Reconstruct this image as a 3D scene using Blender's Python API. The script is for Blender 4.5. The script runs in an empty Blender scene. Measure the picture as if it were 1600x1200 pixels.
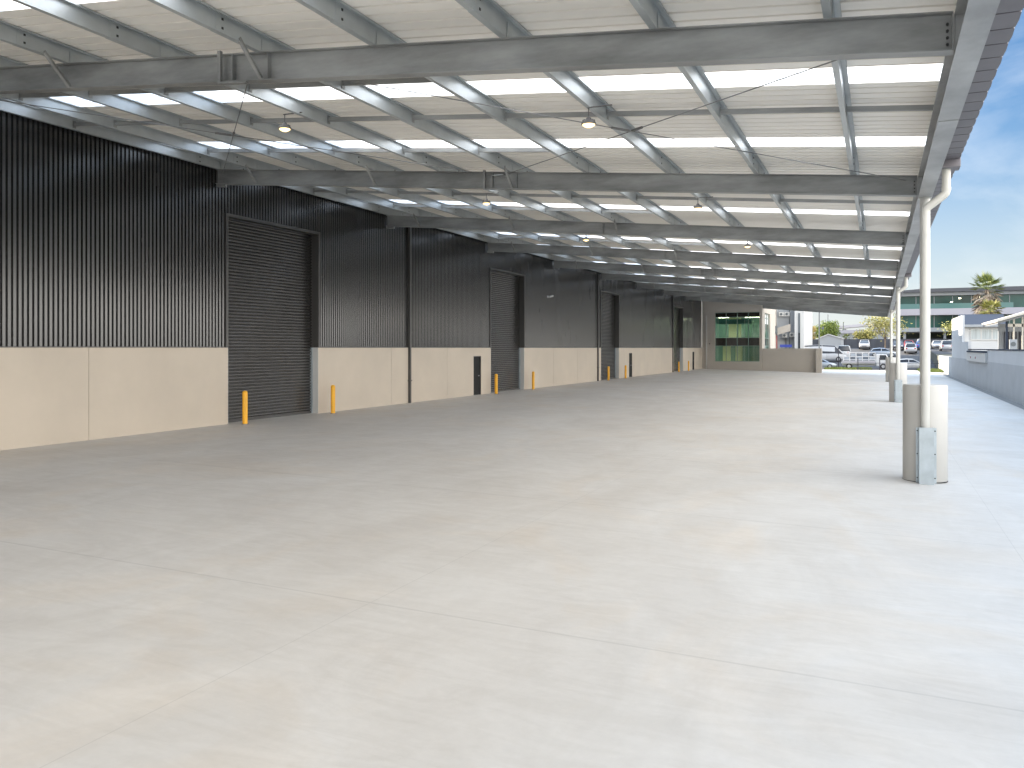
import bpy, bmesh, math, random
from mathutils import Vector, Matrix
R = math.radians
S = bpy.context.scene
COL = S.collection
random.seed(7)

# ------------------------------------------------------------------ camera
EYE = 2.516
cd = bpy.data.cameras.new('camera')
cam = bpy.data.objects.new('camera', cd); COL.objects.link(cam)
cam.location = (0, 0, EYE)
cam.rotation_euler = (R(90), 0, R(23.19))
cd.sensor_width = 36.0
cd.lens = 30.17
cd.shift_y = -0.0351
cd.clip_end = 3000
S.camera = cam

# ------------------------------------------------------------------ light
FILL_CLOUD = (17.0, 16.4, 15.4, 1)
SUN_EL = 27.0
SUN_AZ = -72.0            # degrees from +Y, negative = towards -X (behind the warehouse)
world = bpy.data.worlds.new('World'); S.world = world
world.use_nodes = True
wn = world.node_tree.nodes; wl = world.node_tree.links
wn.clear()
wo = wn.new('ShaderNodeOutputWorld'); bg = wn.new('ShaderNodeBackground')
sky = wn.new('ShaderNodeTexSky'); sky.sky_type = 'NISHITA'; sky.sun_disc = False
sky.sun_elevation = R(SUN_EL); sky.sun_rotation = R(SUN_AZ)
sky.altitude = 20; sky.air_density = 1.0; sky.dust_density = 0.6; sky.ozone_density = 1.6
tc = wn.new('ShaderNodeTexCoord'); mp = wn.new('ShaderNodeMapping')
mp.inputs['Scale'].default_value = (1.0, 1.0, 3.4)
mp.inputs['Rotation'].default_value = (0.25, 0.1, 0.6)
nz = wn.new('ShaderNodeTexNoise'); nz.inputs['Scale'].default_value = 2.6
nz.inputs['Detail'].default_value = 7; nz.inputs['Roughness'].default_value = 0.55
nz.inputs['Distortion'].default_value = 0.6
cr = wn.new('ShaderNodeValToRGB')
cr.color_ramp.elements[0].position = 0.46; cr.color_ramp.elements[0].color = (0, 0, 0, 1)
cr.color_ramp.elements[1].position = 0.78; cr.color_ramp.elements[1].color = (1, 1, 1, 1)
mulc = wn.new('ShaderNodeMath'); mulc.operation = 'MULTIPLY'; mulc.inputs[1].default_value = 0.62
mixc = wn.new('ShaderNodeMix'); mixc.data_type = 'RGBA'
mixc.inputs['B'].default_value = (7.2, 7.3, 7.6, 1)
wl.new(tc.outputs['Generated'], mp.inputs['Vector']); wl.new(mp.outputs['Vector'], nz.inputs['Vector'])
wl.new(nz.outputs['Fac'], cr.inputs['Fac']); wl.new(cr.outputs['Color'], mulc.inputs[0])
# clear deep blue sky ahead, thin streaks of cloud in it
dim = wn.new('ShaderNodeMix'); dim.data_type = 'RGBA'; dim.blend_type = 'MULTIPLY'; dim.inputs['Factor'].default_value = 1.0
dim.inputs['B'].default_value = (0.22, 0.36, 0.47, 1)
wl.new(sky.outputs['Color'], dim.inputs['A'])
wl.new(mulc.outputs[0], mixc.inputs['Factor']); wl.new(dim.outputs['Result'], mixc.inputs['A'])
mixc.inputs['B'].default_value = (3.6, 3.8, 4.0, 1)
# big bank of bright cloud added out of view to light the canopy interior
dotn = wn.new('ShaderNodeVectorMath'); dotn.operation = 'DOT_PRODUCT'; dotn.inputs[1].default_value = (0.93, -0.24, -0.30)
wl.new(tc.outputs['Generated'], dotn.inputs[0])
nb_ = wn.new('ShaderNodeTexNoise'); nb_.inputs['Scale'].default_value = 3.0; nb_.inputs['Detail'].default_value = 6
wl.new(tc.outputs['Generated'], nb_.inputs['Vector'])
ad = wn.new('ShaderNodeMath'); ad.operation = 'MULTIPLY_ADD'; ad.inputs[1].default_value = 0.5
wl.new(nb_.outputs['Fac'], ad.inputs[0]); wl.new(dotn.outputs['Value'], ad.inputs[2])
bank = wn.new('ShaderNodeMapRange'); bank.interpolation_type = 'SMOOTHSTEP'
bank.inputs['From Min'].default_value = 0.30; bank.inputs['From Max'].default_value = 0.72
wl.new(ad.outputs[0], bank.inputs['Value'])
mixb = wn.new('ShaderNodeMix'); mixb.data_type = 'RGBA'; mixb.inputs['B'].default_value = FILL_CLOUD
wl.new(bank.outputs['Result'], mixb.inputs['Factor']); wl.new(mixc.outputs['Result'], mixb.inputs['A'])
# pale blue overhead cloud added out of view to lift the driveway light
sz_ = wn.new('ShaderNodeSeparateXYZ'); wl.new(tc.outputs['Generated'], sz_.inputs[0])
hi_ = wn.new('ShaderNodeMapRange'); hi_.interpolation_type = 'SMOOTHSTEP'
hi_.inputs['From Min'].default_value = 0.50; hi_.inputs['From Max'].default_value = 0.85
wl.new(sz_.outputs['Z'], hi_.inputs['Value'])
mixh = wn.new('ShaderNodeMix'); mixh.data_type = 'RGBA'; mixh.inputs['B'].default_value = (6.5, 8.2, 10.5, 1)
hz_ = wn.new('ShaderNodeMapRange'); hz_.interpolation_type = 'SMOOTHERSTEP'
hz_.inputs['From Min'].default_value = -0.12; hz_.inputs['From Max'].default_value = 0.33
hz_.inputs['To Min'].default_value = 1.0; hz_.inputs['To Max'].default_value = 0.0
wl.new(sz_.outputs['Z'], hz_.inputs['Value'])
mixz = wn.new('ShaderNodeMix'); mixz.data_type = 'RGBA'; mixz.inputs['B'].default_value = (2.75, 2.75, 2.7, 1)
wl.new(hz_.outputs['Result'], mixz.inputs['Factor']); wl.new(mixc.outputs['Result'], mixz.inputs['A'])
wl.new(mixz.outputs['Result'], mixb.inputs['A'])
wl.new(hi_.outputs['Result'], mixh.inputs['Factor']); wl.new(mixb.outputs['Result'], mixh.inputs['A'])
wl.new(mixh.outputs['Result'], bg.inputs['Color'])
bg.inputs['Strength'].default_value = 0.10
wl.new(bg.outputs['Background'], wo.inputs['Surface'])

ld = bpy.data.lights.new('sun', 'SUN'); ld.energy = 5.0; ld.angle = R(0.5)
ld.color = (1.0, 0.86, 0.68)
sun = bpy.data.objects.new('sun', ld); COL.objects.link(sun)
sv = Vector((math.sin(R(SUN_AZ)) * math.cos(R(SUN_EL)), math.cos(R(SUN_AZ)) * math.cos(R(SUN_EL)), math.sin(R(SUN_EL))))
sun.rotation_euler = sv.to_track_quat('Z', 'Y').to_euler()
S.view_settings.view_transform = 'Standard'
S.view_settings.look = 'None'
S.view_settings.exposure = 1.76
S.view_settings.gamma = 1.0
S.render.engine = 'CYCLES'
S.cycles.max_bounces = 10
S.cycles.diffuse_bounces = 6
S.cycles.glossy_bounces = 5
S.cycles.transmission_bounces = 8

# ------------------------------------------------------------------ materials
def mat(name, col, rough=0.6, metal=0.0, spec=0.5, noise=None, bump=None, emit=None, trans=0, alpha=1, stretch=(1, 1, 1), coat=0):
    """noise=(scale, amount, detail[, second colour]); bump=(scale, strength)"""
    m = bpy.data.materials.new(name); m.use_nodes = True
    n = m.node_tree.nodes; l = m.node_tree.links
    b = n['Principled BSDF']
    b.inputs['Base Color'].default_value = (*col, 1)
    b.inputs['Roughness'].default_value = rough
    b.inputs['Metallic'].default_value = metal
    b.inputs['Specular IOR Level'].default_value = spec
    b.inputs['Transmission Weight'].default_value = trans
    b.inputs['Alpha'].default_value = alpha
    b.inputs['Coat Weight'].default_value = coat
    if emit:
        b.inputs['Emission Color'].default_value = (*emit[0], 1)
        b.inputs['Emission Strength'].default_value = emit[1]
    geo = None
    if noise or bump:
        geo = n.new('ShaderNodeNewGeometry')
        mpp = n.new('ShaderNodeMapping'); mpp.inputs['Scale'].default_value = stretch
        l.new(geo.outputs['Position'], mpp.inputs['Vector'])
    if noise:
        t = n.new('ShaderNodeTexNoise'); t.inputs['Scale'].default_value = noise[0]
        t.inputs['Detail'].default_value = noise[2]; t.inputs['Roughness'].default_value = 0.6
        l.new(mpp.outputs['Vector'], t.inputs['Vector'])
        r = n.new('ShaderNodeValToRGB')
        a = noise[1]
        c0 = noise[3] if len(noise) > 3 else tuple(x * (1 - a) for x in col)
        c1 = tuple(min(1, x * (1 + a)) for x in col)
        r.color_ramp.elements[0].position = 0.32; r.color_ramp.elements[0].color = (*c0, 1)
        r.color_ramp.elements[1].position = 0.68; r.color_ramp.elements[1].color = (*c1, 1)
        l.new(t.outputs['Fac'], r.inputs['Fac']); l.new(r.outputs['Color'], b.inputs['Base Color'])
        rr = n.new('ShaderNodeMapRange'); rr.inputs['To Min'].default_value = max(0.02, rough * 0.8)
        rr.inputs['To Max'].default_value = min(1, rough * 1.2)
        l.new(t.outputs['Fac'], rr.inputs['Value']); l.new(rr.outputs['Result'], b.inputs['Roughness'])
    if bump:
        t2 = n.new('ShaderNodeTexNoise'); t2.inputs['Scale'].default_value = bump[0]; t2.inputs['Detail'].default_value = 5
        l.new(mpp.outputs['Vector'], t2.inputs['Vector'])
        bp = n.new('ShaderNodeBump'); bp.inputs['Strength'].default_value = bump[1]; bp.inputs['Distance'].default_value = 0.02
        l.new(t2.outputs['Fac'], bp.inputs['Height']); l.new(bp.outputs['Normal'], b.inputs['Normal'])
    return m

def concrete_floor():
    m = bpy.data.materials.new('floor_concrete'); m.use_nodes = True
    n = m.node_tree.nodes; l = m.node_tree.links; b = n['Principled BSDF']
    geo = n.new('ShaderNodeNewGeometry')
    def tex(scale, detail, st=(1, 1, 1), dist=0.0, rough=0.6):
        mm = n.new('ShaderNodeMapping'); mm.inputs['Scale'].default_value = st
        l.new(geo.outputs['Position'], mm.inputs['Vector'])
        t = n.new('ShaderNodeTexNoise'); t.inputs['Scale'].default_value = scale
        t.inputs['Detail'].default_value = detail; t.inputs['Distortion'].default_value = dist
        t.inputs['Roughness'].default_value = rough
        l.new(mm.outputs['Vector'], t.inputs['Vector']); return t.outputs['Fac']
    def ramp(src, p0, p1, c0, c1):
        r = n.new('ShaderNodeValToRGB')
        r.color_ramp.elements[0].position = p0; r.color_ramp.elements[0].color = (*c0, 1)
        r.color_ramp.elements[1].position = p1; r.color_ramp.elements[1].color = (*c1, 1)
        l.new(src, r.inputs['Fac']); return r.outputs['Color']
    def mix(fac, a, bb, mode='MIX'):
        x = n.new('ShaderNodeMix'); x.data_type = 'RGBA'; x.blend_type = mode
        if isinstance(fac, float): x.inputs['Factor'].default_value = fac
        else: l.new(fac, x.inputs['Factor'])
        l.new(a, x.inputs['A']); l.new(bb, x.inputs['B']); return x.outputs['Result']
    big = ramp(tex(0.16, 4, (1, 0.8, 1), 0.8), 0.3, 0.7, (0.50, 0.475, 0.445), (0.57, 0.555, 0.535))
    stain = ramp(tex(0.45, 7, (1.2, 0.6, 1), 1.6, 0.65), 0.36, 0.66, (0.86, 0.85, 0.83), (1.03, 1.04, 1.04))
    swirl = ramp(tex(1.6, 6, (0.45, 1.6, 1), 2.2, 0.6), 0.36, 0.62, (0.925, 0.92, 0.91), (1.02, 1.02, 1.02))
    fine = ramp(tex(9, 8, (1, 1, 1), 0.2, 0.7), 0.3, 0.7, (0.95, 0.95, 0.95), (1.03, 1.03, 1.03))
    c = mix(0.55, big, stain, 'MULTIPLY'); c = mix(0.7, c, swirl, 'MULTIPLY'); c = mix(0.7, c, fine, 'MULTIPLY')
    warm = ramp(tex(0.33, 4, (1, 0.7, 1), 1.2), 0.50, 0.72, (1.0, 1.0, 1.0), (1.02, 0.965, 0.90)); c = mix(0.85, c, warm, 'MULTIPLY')
    scuff = ramp(tex(0.9, 9, (0.12, 1.4, 1), 3.0, 0.72), 0.60, 0.74, (1, 1, 1), (0.90, 0.895, 0.885)); c = mix(0.8, c, scuff, 'MULTIPLY')
    # saw-cut joints across the slab
    sx = n.new('ShaderNodeSeparateXYZ'); l.new(geo.outputs['Position'], sx.inputs[0])
    def joint(out, off, per, w):
        a1 = n.new('ShaderNodeMath'); a1.operation = 'SUBTRACT'; l.new(out, a1.inputs[0]); a1.inputs[1].default_value = off
        a2 = n.new('ShaderNodeMath'); a2.operation = 'PINGPONG'; l.new(a1.outputs[0], a2.inputs[0]); a2.inputs[1].default_value = per / 2
        a3 = n.new('ShaderNodeMath'); a3.operation = 'LESS_THAN'; l.new(a2.outputs[0], a3.inputs[0]); a3.inputs[1].default_value = w
        return a3.outputs[0]
    jy = joint(sx.outputs['Y'], 8.3, 6.87, 0.018); jx = joint(sx.outputs['X'], 1.9, 7.2, 0.006)
    mx = n.new('ShaderNodeMath'); mx.operation = 'MAXIMUM'; l.new(jy, mx.inputs[0]); l.new(jx, mx.inputs[1])
    ms = n.new('ShaderNodeMath'); ms.operation = 'MULTIPLY'; l.new(mx.outputs[0], ms.inputs[0]); ms.inputs[1].default_value = 0.22
    dk = n.new('ShaderNodeRGB'); dk.outputs[0].default_value = (0.2, 0.19, 0.18, 1)
    c = mix(ms.outputs[0], c, dk.outputs[0])
    l.new(c, b.inputs['Base Color'])
    mr = n.new('ShaderNodeMapRange'); mr.inputs['To Min'].default_value = 0.42; mr.inputs['To Max'].default_value = 0.72
    l.new(tex(0.7, 6, (1, 0.6, 1), 1.5), mr.inputs['Value']); l.new(mr.outputs['Result'], b.inputs['Roughness'])
    b.inputs['Specular IOR Level'].default_value = 0.35
    bp = n.new('ShaderNodeBump'); bp.inputs['Strength'].default_value = 0.12; bp.inputs['Distance'].default_value = 0.01
    l.new(tex(25, 6), bp.inputs['Height']); l.new(bp.outputs['Normal'], b.inputs['Normal'])
    return m

M = {}
M['floor'] = concrete_floor()
M['earth'] = mat('earth', (0.12, 0.115, 0.09), 0.95, noise=(0.3, 0.3, 5))
M['asphalt'] = mat('asphalt', (0.05, 0.052, 0.058), 0.85, noise=(0.5, 0.25, 6))
M['road'] = mat('road_concrete', (0.36, 0.355, 0.34), 0.8, noise=(0.5, 0.08, 5))
M['grass'] = mat('grass_blades', (0.10, 0.15, 0.03), 0.9, noise=(1.5, 0.4, 5))
M['clad'] = mat('dark_cladding', (0.029, 0.0285, 0.028), 0.23, spec=1.0, noise=(0.6, 0.12, 4, (0.022, 0.0215, 0.0215)), stretch=(1, 1, 0.3))
M['shutter'] = mat('dark_shutter', (0.034, 0.032, 0.03), 0.2, spec=1.0)
M['trim'] = mat('dark_trim', (0.055, 0.053, 0.05), 0.38, spec=0.6)
M['black'] = mat('black_gap', (0.01, 0.01, 0.01), 0.8)
M['door'] = mat('grey_door', (0.07, 0.07, 0.062), 0.5)
M['precast'] = mat('precast_cream', (0.555, 0.485, 0.40), 0.62, noise=(0.35, 0.07, 6), bump=(6, 0.05))
M['precast_dim'] = mat('rendered_taupe', (0.40, 0.365, 0.32), 0.75, noise=(0.4, 0.05, 4))
M['beam'] = mat('galvanised_beam', (0.30, 0.307, 0.303), 0.52, metal=0.35, noise=(0.8, 0.36, 7, (0.20, 0.204, 0.20)), stretch=(0.6, 1, 2.4))
M['purlin'] = mat('galvanised_purlin', (0.46, 0.49, 0.50), 0.42, metal=0.6, noise=(1.4, 0.10, 5))
M['fascia'] = mat('galvanised_fascia', (0.40, 0.41, 0.41), 0.48, metal=0.5, noise=(1.2, 0.22, 6, (0.28, 0.285, 0.29)), stretch=(1, 0.6, 1))
M['sheet'] = mat('roof_sheet_underside', (0.90, 0.87, 0.81), 0.55, noise=(0.5, 0.05, 4), stretch=(0.15, 1, 1))
M['gutter'] = mat('gutter_grey', (0.17, 0.16, 0.175), 0.5, noise=(2.0, 0.12, 4))
M['pipe'] = mat('pipe_offwhite', (0.52, 0.515, 0.48), 0.38, noise=(1.2, 0.04, 3))
M['column'] = mat('column_grey', (0.50, 0.50, 0.48), 0.45)
M['sleeve'] = mat('sleeve_concrete', (0.45, 0.435, 0.405), 0.6, noise=(0.8, 0.05, 5), bump=(5, 0.05))
M['guard'] = mat('guard_steel', (0.42, 0.47, 0.50), 0.42, metal=0.55, noise=(2.5, 0.14, 5))
M['yellow'] = mat('safety_yellow', (0.85, 0.42, 0.015), 0.45, noise=(4, 0.06, 3))
M['bolt'] = mat('bolt_dark', (0.05, 0.05, 0.05), 0.5, metal=0.6)
M['rod'] = mat('rod_steel', (0.22, 0.22, 0.22), 0.45, metal=0.6)
M['white'] = mat('white_paint', (0.52, 0.52, 0.51), 0.45, noise=(0.7, 0.04, 4))
M['wallwhite'] = mat('boundary_white', (0.53, 0.54, 0.55), 0.7, noise=(0.4, 0.05, 5))
M['wallgrey'] = mat('boundary_grey', (0.42, 0.43, 0.44), 0.8, noise=(0.4, 0.08, 5))
M['kerb'] = mat('kerb_concrete', (0.21, 0.21, 0.205), 0.85, noise=(1.2, 0.15, 6))
M['cream'] = mat('warm_cream', (0.55, 0.52, 0.46), 0.7, noise=(0.3, 0.04, 4))
M['pale'] = mat('pale_grey_panel', (0.30, 0.32, 0.345), 0.6, noise=(0.3, 0.05, 4))
M['lilac'] = mat('slab_pale', (0.36, 0.35, 0.39), 0.7, noise=(0.1, 0.05, 4))
M['roofdark'] = mat('roof_dark_grey', (0.07, 0.072, 0.082), 0.6, noise=(0.4, 0.1, 4))
M['slate'] = mat('slate_blue', (0.035, 0.046, 0.07), 0.85, spec=0.15)
M['glass'] = mat('teal_glass', (0.012, 0.065, 0.055), 0.12, spec=0.25, noise=(0.12, 0.5, 3))
M['glasspane'] = mat('clear_green_glass', (0.66, 0.84, 0.78), 0.02, trans=1.0)
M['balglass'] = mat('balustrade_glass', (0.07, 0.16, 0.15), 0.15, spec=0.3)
M['spandrel'] = mat('black_spandrel', (0.018, 0.017, 0.013), 0.12, spec=0.6)
M['curtain'] = mat('grey_curtain', (0.42, 0.46, 0.47), 0.8, noise=(6, 0.25, 2), stretch=(3, 3, 0.05))
M['mull'] = mat('mullion_green', (0.16, 0.24, 0.21), 0.45)
M['interior'] = mat('interior_olive', (0.62, 0.62, 0.36), 0.8)
M['interior_teal'] = mat('interior_teal', (0.085, 0.17, 0.145), 0.7)
M['intdark'] = mat('interior_dark', (0.05, 0.06, 0.05), 0.8)
M['ledwarm'] = mat('lamp_glow', (1, 0.9, 0.7), 0.5, emit=((1.0, 0.70, 0.28), 0.85))
M['ledroom'] = mat('room_light', (1, 1, 0.9), 0.5, emit=((1.0, 0.92, 0.62), 9.0))
M['lampbody'] = mat('lamp_housing', (0.09, 0.085, 0.08), 0.5)
M['carwhite'] = mat('car_white', (0.50, 0.51, 0.53), 0.25, coat=0.6)
M['carsilver'] = mat('car_silver', (0.30, 0.34, 0.40), 0.28, metal=0.4, coat=0.5)
M['cardark'] = mat('car_dark', (0.05, 0.055, 0.08), 0.25, coat=0.6)
M['carred'] = mat('car_red', (0.28, 0.03, 0.035), 0.25, coat=0.6)
M['carblue'] = mat('car_blue', (0.06, 0.14, 0.42), 0.25, coat=0.6)
M['carglass'] = mat('car_glass', (0.02, 0.025, 0.035), 0.06, spec=0.8)
M['tyre'] = mat('tyre_rubber', (0.02, 0.02, 0.022), 0.8)
M['rim'] = mat('rim_alloy', (0.45, 0.46, 0.48), 0.35, metal=0.7)
M['lightlens'] = mat('head_lens', (0.75, 0.78, 0.8), 0.1)
M['redlens'] = mat('tail_lens', (0.4, 0.02, 0.02), 0.2)
M['fence'] = mat('fence_black', (0.022, 0.022, 0.035), 0.5)
M['fencedark'] = mat('fence_charcoal', (0.055, 0.06, 0.072), 0.75, noise=(0.5, 0.2, 3), stretch=(3, 3, 0.3))
M['pole'] = mat('pole_grey', (0.10, 0.115, 0.125), 0.5)
M['bark'] = mat('bark', (0.13, 0.10, 0.075), 0.9, noise=(3, 0.3, 5))
def leafmat(name, a, b):
    m = mat(name, a, 0.7); n = m.node_tree.nodes; l = m.node_tree.links
    o = n.new('ShaderNodeNewGeometry'); r = n.new('ShaderNodeValToRGB')
    r.color_ramp.elements[0].color = (*a, 1); r.color_ramp.elements[1].color = (*b, 1)
    l.new(o.outputs['Random Per Island'], r.inputs['Fac']); l.new(r.outputs['Color'], n['Principled BSDF'].inputs['Base Color'])
    return m
M['leafyellow'] = leafmat('leaf_yellow', (0.12, 0.12, 0.03), (0.31, 0.28, 0.07))
M['leafgreen'] = leafmat('leaf_green', (0.05, 0.09, 0.015), (0.20, 0.24, 0.03))
M['leafochre'] = leafmat('leaf_ochre', (0.17, 0.12, 0.03), (0.34, 0.25, 0.06))
M['frond'] = leafmat('frond_green', (0.05, 0.09, 0.03), (0.22, 0.25, 0.06))
M['deadfrond'] = leafmat('frond_dead', (0.13, 0.105, 0.08), (0.38, 0.32, 0.25))
M['olive'] = leafmat('frond_olive', (0.14, 0.15, 0.03), (0.36, 0.34, 0.10))
M['signblue'] = mat('sign_blue', (0.03, 0.05, 0.28), 0.4)
M['camwhite'] = mat('camera_white', (0.85, 0.85, 0.85), 0.3)
M['sign'] = mat('sign_face', (0.6, 0.68, 0.62), 0.4)
M['leadgrey'] = mat('lead_grey', (0.2, 0.21, 0.23), 0.6)

def skylight_mat():
    m = bpy.data.materials.new('translucent_skylight'); m.use_nodes = True
    n = m.node_tree.nodes; l = m.node_tree.links; n.clear()
    o = n.new('ShaderNodeOutputMaterial'); t = n.new('ShaderNodeBsdfTranslucent'); t.inputs['Color'].default_value = (0.93, 0.95, 0.98, 1)
    tr = n.new('ShaderNodeBsdfTransparent'); tr.inputs['Color'].default_value = (0.9, 0.93, 0.97, 1)
    d = n.new('ShaderNodeBsdfDiffuse'); d.inputs['Color'].default_value = (0.9, 0.92, 0.95, 1)
    a = n.new('ShaderNodeMixShader'); a.inputs[0].default_value = 0.0
    b = n.new('ShaderNodeMixShader'); b.inputs[0].default_value = 0.12
    l.new(t.outputs[0], a.inputs[1]); l.new(tr.outputs[0], a.inputs[2])
    l.new(a.outputs[0], b.inputs[1]); l.new(d.outputs[0], b.inputs[2]); l.new(b.outputs[0], o.inputs['Surface'])
    return m
M['skylight'] = skylight_mat()

# ------------------------------------------------------------------ helpers
class MB:
    def __init__(s): s.v = []; s.f = []; s.mi = []; s.cur = 0
    def add(s, vs, fs):
        o = len(s.v); s.v += [tuple(v) for v in vs]
        for f in fs: s.f.append([i + o for i in f]); s.mi.append(s.cur)
        return s
    def box(s, x0, x1, y0, y1, z0, z1):
        vs = [(x, y, z) for z in (z0, z1) for y in (y0, y1) for x in (x0, x1)]
        return s.add(vs, [(0, 2, 3, 1), (4, 5, 7, 6), (0, 1, 5, 4), (2, 6, 7, 3), (0, 4, 6, 2), (1, 3, 7, 5)])
    def prism(s, pts, d, a, b):
        """pts: 2-D outline; d axis of extrusion 'x','y','z' from a to b"""
        n = len(pts)
        def mk(p, t):
            return {'x': (t, p[0], p[1]), 'y': (p[0], t, p[1]), 'z': (p[0], p[1], t)}[d]
        vs = [mk(p, a) for p in pts] + [mk(p, b) for p in pts]
        fs = [tuple(range(n))[::-1], tuple(range(n, 2 * n))] + [(i, (i + 1) % n, (i + 1) % n + n, i + n) for i in range(n)]
        return s.add(vs, fs)
    def tube(s, p, q, r, n=10, r2=None, caps=True):
        p = Vector(p); q = Vector(q); d = (q - p).normalized(); r2 = r if r2 is None else r2
        a = d.orthogonal().normalized(); b = d.cross(a)
        vs = []
        for c, rr in ((p, r), (q, r2)):
            for i in range(n):
                t = 2 * math.pi * i / n; vs.append(c + (a * math.cos(t) + b * math.sin(t)) * rr)
        fs = [(i, (i + 1) % n, (i + 1) % n + n, i + n) for i in range(n)]
        if caps: fs += [tuple(range(n))[::-1], tuple(range(n, 2 * n))]
        return s.add(vs, fs)
    def path(s, pts, r, n=14):
        pts = [Vector(p) for p in pts]; rings = []
        ref = Vector((0, 1, 0))
        for i, p in enumerate(pts):
            if i == 0: d = pts[1] - p
            elif i == len(pts) - 1: d = p - pts[i - 1]
            else: d = (pts[i + 1] - p).normalized() + (p - pts[i - 1]).normalized()
            d.normalize(); a = ref.cross(d).normalized(); b = d.cross(a)
            rings.append([p + (a * math.cos(2 * math.pi * k / n) + b * math.sin(2 * math.pi * k / n)) * r for k in range(n)])
        vs = [v for ring in rings for v in ring]; fs = []
        for i in range(len(pts) - 1):
            for k in range(n):
                fs.append((i * n + k, i * n + (k + 1) % n, (i + 1) * n + (k + 1) % n, (i + 1) * n + k))
        fs += [tuple(range(n))[::-1], tuple((len(pts) - 1) * n + k for k in range(n))]
        return s.add(vs, fs)
    def lathe(s, prof, c=(0, 0, 0), n=32):
        vs = []; fs = []
        for r, z in prof:
            for i in range(n):
                t = 2 * math.pi * i / n; vs.append((c[0] + r * math.cos(t), c[1] + r * math.sin(t), c[2] + z))
        for j in range(len(prof) - 1):
            for i in range(n):
                fs.append((j * n + i, j * n + (i + 1) % n, (j + 1) * n + (i + 1) % n, (j + 1) * n + i))
        return s.add(vs, fs)
    def build(s, name, m, parent=None, smooth=False, bevel=0, loc=None):
        me = bpy.data.meshes.new(name)
        off = Vector(loc) if loc else Vector((0, 0, 0))
        me.from_pydata([tuple(Vector(v) - off) for v in s.v], [], s.f)
        ms = m if isinstance(m, (list, tuple)) else [m]
        for x in ms: me.materials.append(x)
        if len(ms) > 1:
            for p, i in zip(me.polygons, s.mi): p.material_index = i
        if smooth:
            for p in me.polygons: p.use_smooth = True
        me.update()
        bm = bmesh.new(); bm.from_mesh(me); bmesh.ops.recalc_face_normals(bm, faces=bm.faces); bm.to_mesh(me); bm.free()
        if smooth:
            try: me.set_sharp_from_angle(angle=R(40))
            except Exception: pass
        o = bpy.data.objects.new(name, me); COL.objects.link(o)
        if loc: o.location = off
        if parent: o.parent = parent
        if bevel:
            b = o.modifiers.new('bevel', 'BEVEL'); b.width = bevel; b.segments = 2; b.limit_method = 'ANGLE'; b.angle_limit = R(50)
        return o
def tag(o, label=None, cat=None, group=None, kind=None):
    if label: o['label'] = label
    if cat: o['category'] = cat
    if group: o['group'] = group
    if kind: o['kind'] = kind
    return o
def empty(name, loc=(0, 0, 0), rz=0, **k):
    o = bpy.data.objects.new(name, None); COL.objects.link(o); o.location = loc; o.rotation_euler = (0, 0, rz)
    o.empty_display_size = 0.2
    return tag(o, **k)
def copy_tree(o, parent=None):
    c = o.copy(); COL.objects.link(c); c.parent = parent
    for ch in [x for x in o.children]: copy_tree(ch, c)
    return c

WALL = -19.85
def gz(x, y):
    """height of the ground"""
    if x > 7.42: base = 1.45
    else: base = -0.0252 * (max(min(x, 7.42), -60) + 19.85)
    if x <= 7.42: base = max(base, -0.72)
    if y > 110:
        t = min(1, max(0, (y - 110) / 12)); base0 = base
        if x <= 7.42: base = base0 * (1 - t) + (-0.42) * t
    if y > 133:
        t = min(1, (y - 133) / 37.0); hi = 2.5
        lo = base
        base = lo + (hi - lo) * t if lo < hi else lo
    return base

# ------------------------------------------------------------------ ground
def sheet(name, xs, ys, dz, m, kind='structure', label=None, fn=gz):
    vs = [(x, y, fn(x, y) + dz) for y in ys for x in xs]; fs = []
    nx = len(xs)
    for j in range(len(ys) - 1):
        for i in range(nx - 1): fs.append((j * nx + i, j * nx + i + 1, (j + 1) * nx + i + 1, (j + 1) * nx + i))
    mb = MB(); mb.add(vs, fs); o = mb.build(name, m); o['kind'] = kind
    if label: o['label'] = label
    return o
def fr(a, b, n): return [a + (b - a) * i / n for i in range(n + 1)]
ysall = [-400, -60, 0, 60, 105, 110, 114, 118, 122, 128, 133, 140, 150, 160, 170, 185, 230, 400, 900, 2200]
sheet('ground', [-1500, -300, -60, -20, 0, 7.42, 7.5, 40, 120, 500, 1500], ysall, -0.05, M['earth'])
sheet('concrete_yard', [-60, -19.84, -10, 0, 7.41], [-60, -10, 0, 60, 105, 110, 114, 118, 120], 0.0, M['floor'])
sheet('road', [-60, -19.84, -10, 0, 7.41], [120.02, 122, 124], 0.004, M['road'])
sheet('verge', [-60, -19.84, -10, 0, 7.41, ], [124.02, 128, 131.9], -0.02, M['asphalt'])
sheet('car_park', [-60, -20, -10, 0, 7.40], [132, 133, 140, 150, 160, 170, 185, 230], 0.004, M['asphalt'])
sheet('upper_car_park', [7.6, 30, 60], [140, 150, 160, 170, 185, 230], 0.004, M['asphalt'])

# grass tufts on the verge
def grass(name, x0, x1, y0, y1, n, label):
    mb = MB()
    for i in range(n):
        x = random.uniform(x0, x1); y = random.uniform(y0, y1); z = gz(x, y) - 0.03
        h = random.uniform(0.12, 0.34); a = random.uniform(0, 6.28); w = 0.035
        dx, dy = math.cos(a) * w, math.sin(a) * w; lx = random.uniform(-.12, .12)
        mb.add([(x - dx, y - dy, z), (x + dx, y + dy, z), (x + lx, y + lx, z + h)], [(0, 1, 2)])
    o = mb.build(name, M['leafgreen']); tag(o, label, 'grass', kind='stuff')
grass('grass', -7.0, -1.0, 125.5, 131.8, 9000, 'rough green and yellow grass on the bank beside the white truck')
grass('grass', 4.6, 7.3, 118.6, 128, 5000, 'small patch of green grass in front of the dark railing by the white wall')

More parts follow.
